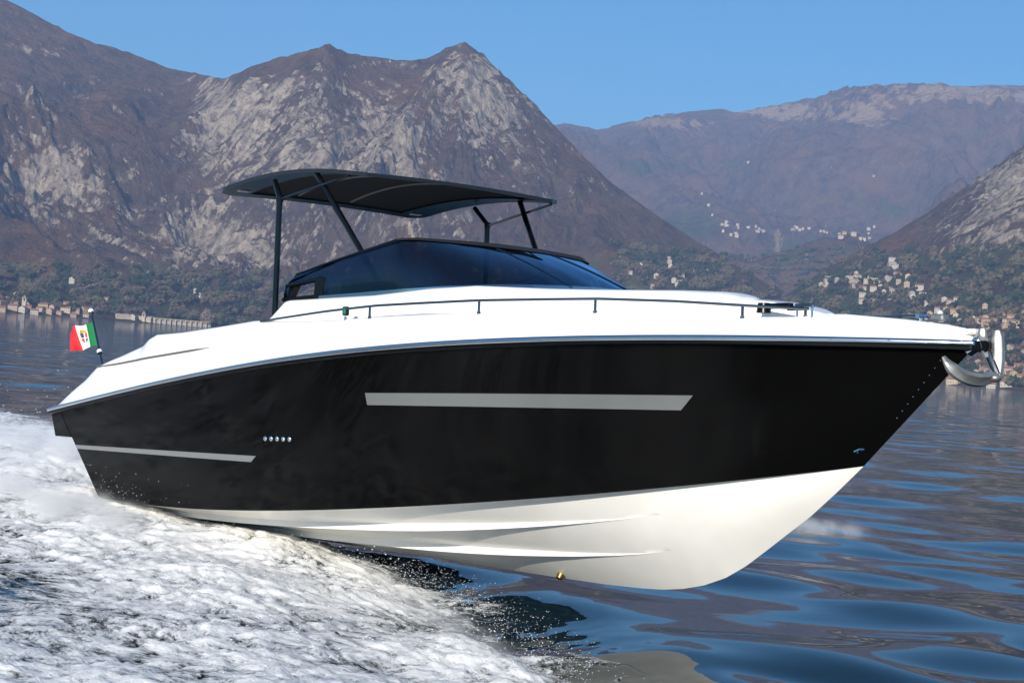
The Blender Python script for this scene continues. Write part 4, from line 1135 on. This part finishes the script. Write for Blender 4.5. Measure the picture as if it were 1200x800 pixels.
# bell tower, lakeside wall
def tower(u, v, w, h, label):
    g = ground_at(u, v)
    if g is None: return
    root = bpy.data.objects.new("bell_tower", None); link(root); root.location = g; root["label"] = label; root["category"] = "tower"
    mb = MB(); mb.box((0, 0, h / 2 - 2), (w, w, h + 4), ch=.02); mb.build('shaft', WM['cream'], root, smooth=False)
    mb = MB()
    for sx in (-1, 1):
        for sy in (-1, 1): mb.box((sx * w * .38, sy * w * .38, h + 2.0), (w * .22, w * .22, 4), ch=.05)
    mb.box((0, 0, h + 4.3), (w * 1.1, w * 1.1, .6), ch=.1); mb.build('belfry', WM['white'], root, smooth=False)
    mb = MB(); mb.add([(-w * .55, -w * .55, h + 4.6), (w * .55, -w * .55, h + 4.6), (w * .55, w * .55, h + 4.6), (-w * .55, w * .55, h + 4.6), (0, 0, h + 9)], [(0, 1, 4), (1, 2, 4), (2, 3, 4), (3, 0, 4), (3, 2, 1, 0)]); mb.build('spire', RM['terracotta'], root, smooth=False)
tower(28, 362, 5.5, 11, "square cream bell tower in the lakeshore village at far left")
tower(850, 266, 7, 17, "slim bell tower in the hanging village across the valley")
tower(168, 377.5, 4.5, 7, "small cream tower at the end of the waterside houses")

def shore_wall(u0, v0, u1, v1, label):
    a = ground_at(u0, v0); b = ground_at(u1, v1)
    if a is None or b is None: return
    root = bpy.data.objects.new("arcaded_wall", None); link(root); root.location = a; root["label"] = label; root["category"] = "wall"
    d = b - a; L = d.length; n = int(L / 7); t = d.normalized(); rz = math.atan2(d.y, d.x)
    root.rotation_euler = (0, 0, rz)
    mb = MB()
    for k in range(n): mb.box((k * L / n, 0, 3.0), (2.0, 2.4, 8.0), ch=.06)
    mb.box((L / 2, 0, 7.6), (L, 2.2, 1.2), ch=.05); mb.build('pier_row', WM['cream'], root, smooth=False)
    mb = MB(); mb.box((L / 2, 2.0, 1.8), (L, .8, 10.0), ch=.05); mb.build('back_wall', WM['grey'], root, smooth=False)
shore_wall(181, 379.5, 247, 384.5, "long pale arcaded retaining wall at the water's edge beyond the stern")

# ------------------------------------------------------------------ woods on the lower slopes
def blob_crown(rng, V, F, c, r, k=3):
    for _ in range(k):
        p = (c[0] + rng.normal(0, r * .45), c[1] + rng.normal(0, r * .45), c[2] + r * (.5 + .9 * rng.rand())); q = r * rng.uniform(.45, .8)
        i = len(V); j = [rng.uniform(.7, 1.25) for _ in range(6)]
        V.extend([(p[0], p[1], p[2] + q * j[0]), (p[0] + q * j[1], p[1], p[2]), (p[0], p[1] + q * j[2], p[2]), (p[0] - q * j[3], p[1], p[2]), (p[0], p[1] - q * j[4], p[2]), (p[0], p[1], p[2] - q * j[5])])
        for t in ((0, 1, 2), (0, 2, 3), (0, 3, 4), (0, 4, 1), (5, 2, 1), (5, 3, 2), (5, 4, 3), (5, 1, 4)): F.append(tuple(a + i for a in t))
def woodland(n, urange, vtop, vbot, cols, name, label, seed, rr=(3, 7)):
    rng = np.random.RandomState(seed); V = []; F = []; MI = []
    got = 0; tries = 0
    while got < n and tries < n * 3:
        tries += 1
        u = rng.uniform(*urange); lo = np.interp(u, *vtop); hi = np.interp(u, *vbot); v = rng.uniform(lo, hi)
        if pn(np.array(u / 22.0), np.array(v / 9.0), seed) < -.05 + .3 * rng.rand(): continue
        g = ground_at(u, v)
        if g is None: continue
        k0 = len(F); blob_crown(rng, V, F, g, rng.uniform(*rr)); ci = int(np.clip((pn(np.array(u / 30.0), np.array(v / 12.0), seed + 3) * .9 + .5 + rng.normal(0, .25)) * len(cols), 0, len(cols) - 1)); MI += [ci] * (len(F) - k0); got += 1
    mats = [simple("leaf_" + name + str(i), c, .95, spec=.1) for i, c in enumerate(cols)]
    o = mesh_obj(name, V, F, None, None, smooth=False, mats=mats, midx=MI); o["kind"] = "stuff"; o["label"] = label
WC = [(.022, .036, .018), (.036, .047, .022), (.07, .068, .032), (.085, .062, .043), (.115, .08, .055), (.10, .085, .045)]
woodland(4200, (-20, 420), ([-20, 240, 420], [315, 318, 325]), ([-20, 30, 100, 240, 420], [360, 358, 369, 381, 396]), WC, "shore_woods", "mixed green and bare trees on the slopes above the left shore", 301)
woodland(6500, (715, 1240), ([715, 850, 1240], [285, 300, 290]), ([715, 900, 1040, 1240], [345, 370, 440, 460]), WC, "valley_woods", "mixed green and bare trees on the slopes beyond the bow", 302)

def shore_tree(u, v, hh, label, col):
    g = ground_at(u, v)
    if g is None: return
    root = bpy.data.objects.new("bare_tree", None); link(root); root.location = g; root["label"] = label; root["category"] = "tree"
    mb = MB(); mb.tube([(0, 0, -1), (.2, .1, hh * .25), (0, .3, hh * .5)], [.6, .45, .25], 8)
    rng = np.random.RandomState(int(u))
    for k in range(14):
        a = rng.uniform(0, 6.28); e = rng.uniform(.3, 1.0); L = hh * rng.uniform(.3, .5); z = hh * rng.uniform(.2, .5)
        mb.tube([(0, 0, z), (math.cos(a) * L * .5 * math.cos(e), math.sin(a) * L * .5 * math.cos(e), z + L * .5 * math.sin(e)), (math.cos(a) * L * math.cos(e), math.sin(a) * L * math.cos(e), z + L * math.sin(e) * 1.1)], [.22, .14, .05], 6)
    mb.build('trunk', simple("grey_bark", (.16, .12, .10), .9), root)
    V = []; F = []
    for k in range(900):
        a = rng.uniform(0, 6.28); zz = rng.rand(); r = hh * .42 * math.sqrt(rng.rand()) * math.sin(math.pi * (.18 + .75 * zz)); c = (math.cos(a) * r, math.sin(a) * r, hh * (.22 + .8 * zz)); q = rng.uniform(.3, .9)
        i = len(V); d = rng.normal(0, 1, (3, 3)) * q; V.extend([tuple(np.array(c) + d[0]), tuple(np.array(c) + d[1]), tuple(np.array(c) + d[2])]); F.append((i, i + 1, i + 2))
    mesh_obj('crown', V, F, simple("russet_twigs", col, .95), root, smooth=False)
shore_tree(241, 384.5, 26, "big pale bare tree at the water's edge by the end of the arcaded wall", (.30, .21, .17))

# ------------------------------------------------------------------ haze
mb = MB(); hb = 9600.0; z0, z1 = -62.0, 1720.0
mb.add([(-hb, -hb, z0), (hb, -hb, z0), (hb, hb * 1.3, z0), (-hb, hb * 1.3, z0), (-hb, -hb, z1), (hb, -hb, z1), (hb, hb * 1.3, z1), (-hb, hb * 1.3, z1)],
       [(0, 3, 2, 1), (4, 5, 6, 7), (0, 1, 5, 4), (1, 2, 6, 5), (2, 3, 7, 6), (3, 0, 4, 7)])
hm = bpy.data.materials.new("thin_haze"); hm.use_nodes = True; hm.node_tree.nodes.clear()
ho = hm.node_tree.nodes.new("ShaderNodeOutputMaterial"); hv = hm.node_tree.nodes.new("ShaderNodeVolumePrincipled")
hv.inputs["Color"].default_value = (.44, .62, 1.0, 1); hv.inputs["Density"].default_value = 0.000085; hv.inputs["Anisotropy"].default_value = 0.0
hm.node_tree.links.new(hv.outputs[0], ho.inputs["Volume"])
hz = mb.build("haze", hm, None, smooth=False); hz["kind"] = "stuff"; hz["label"] = "thin blue haze over the lake and mountains"
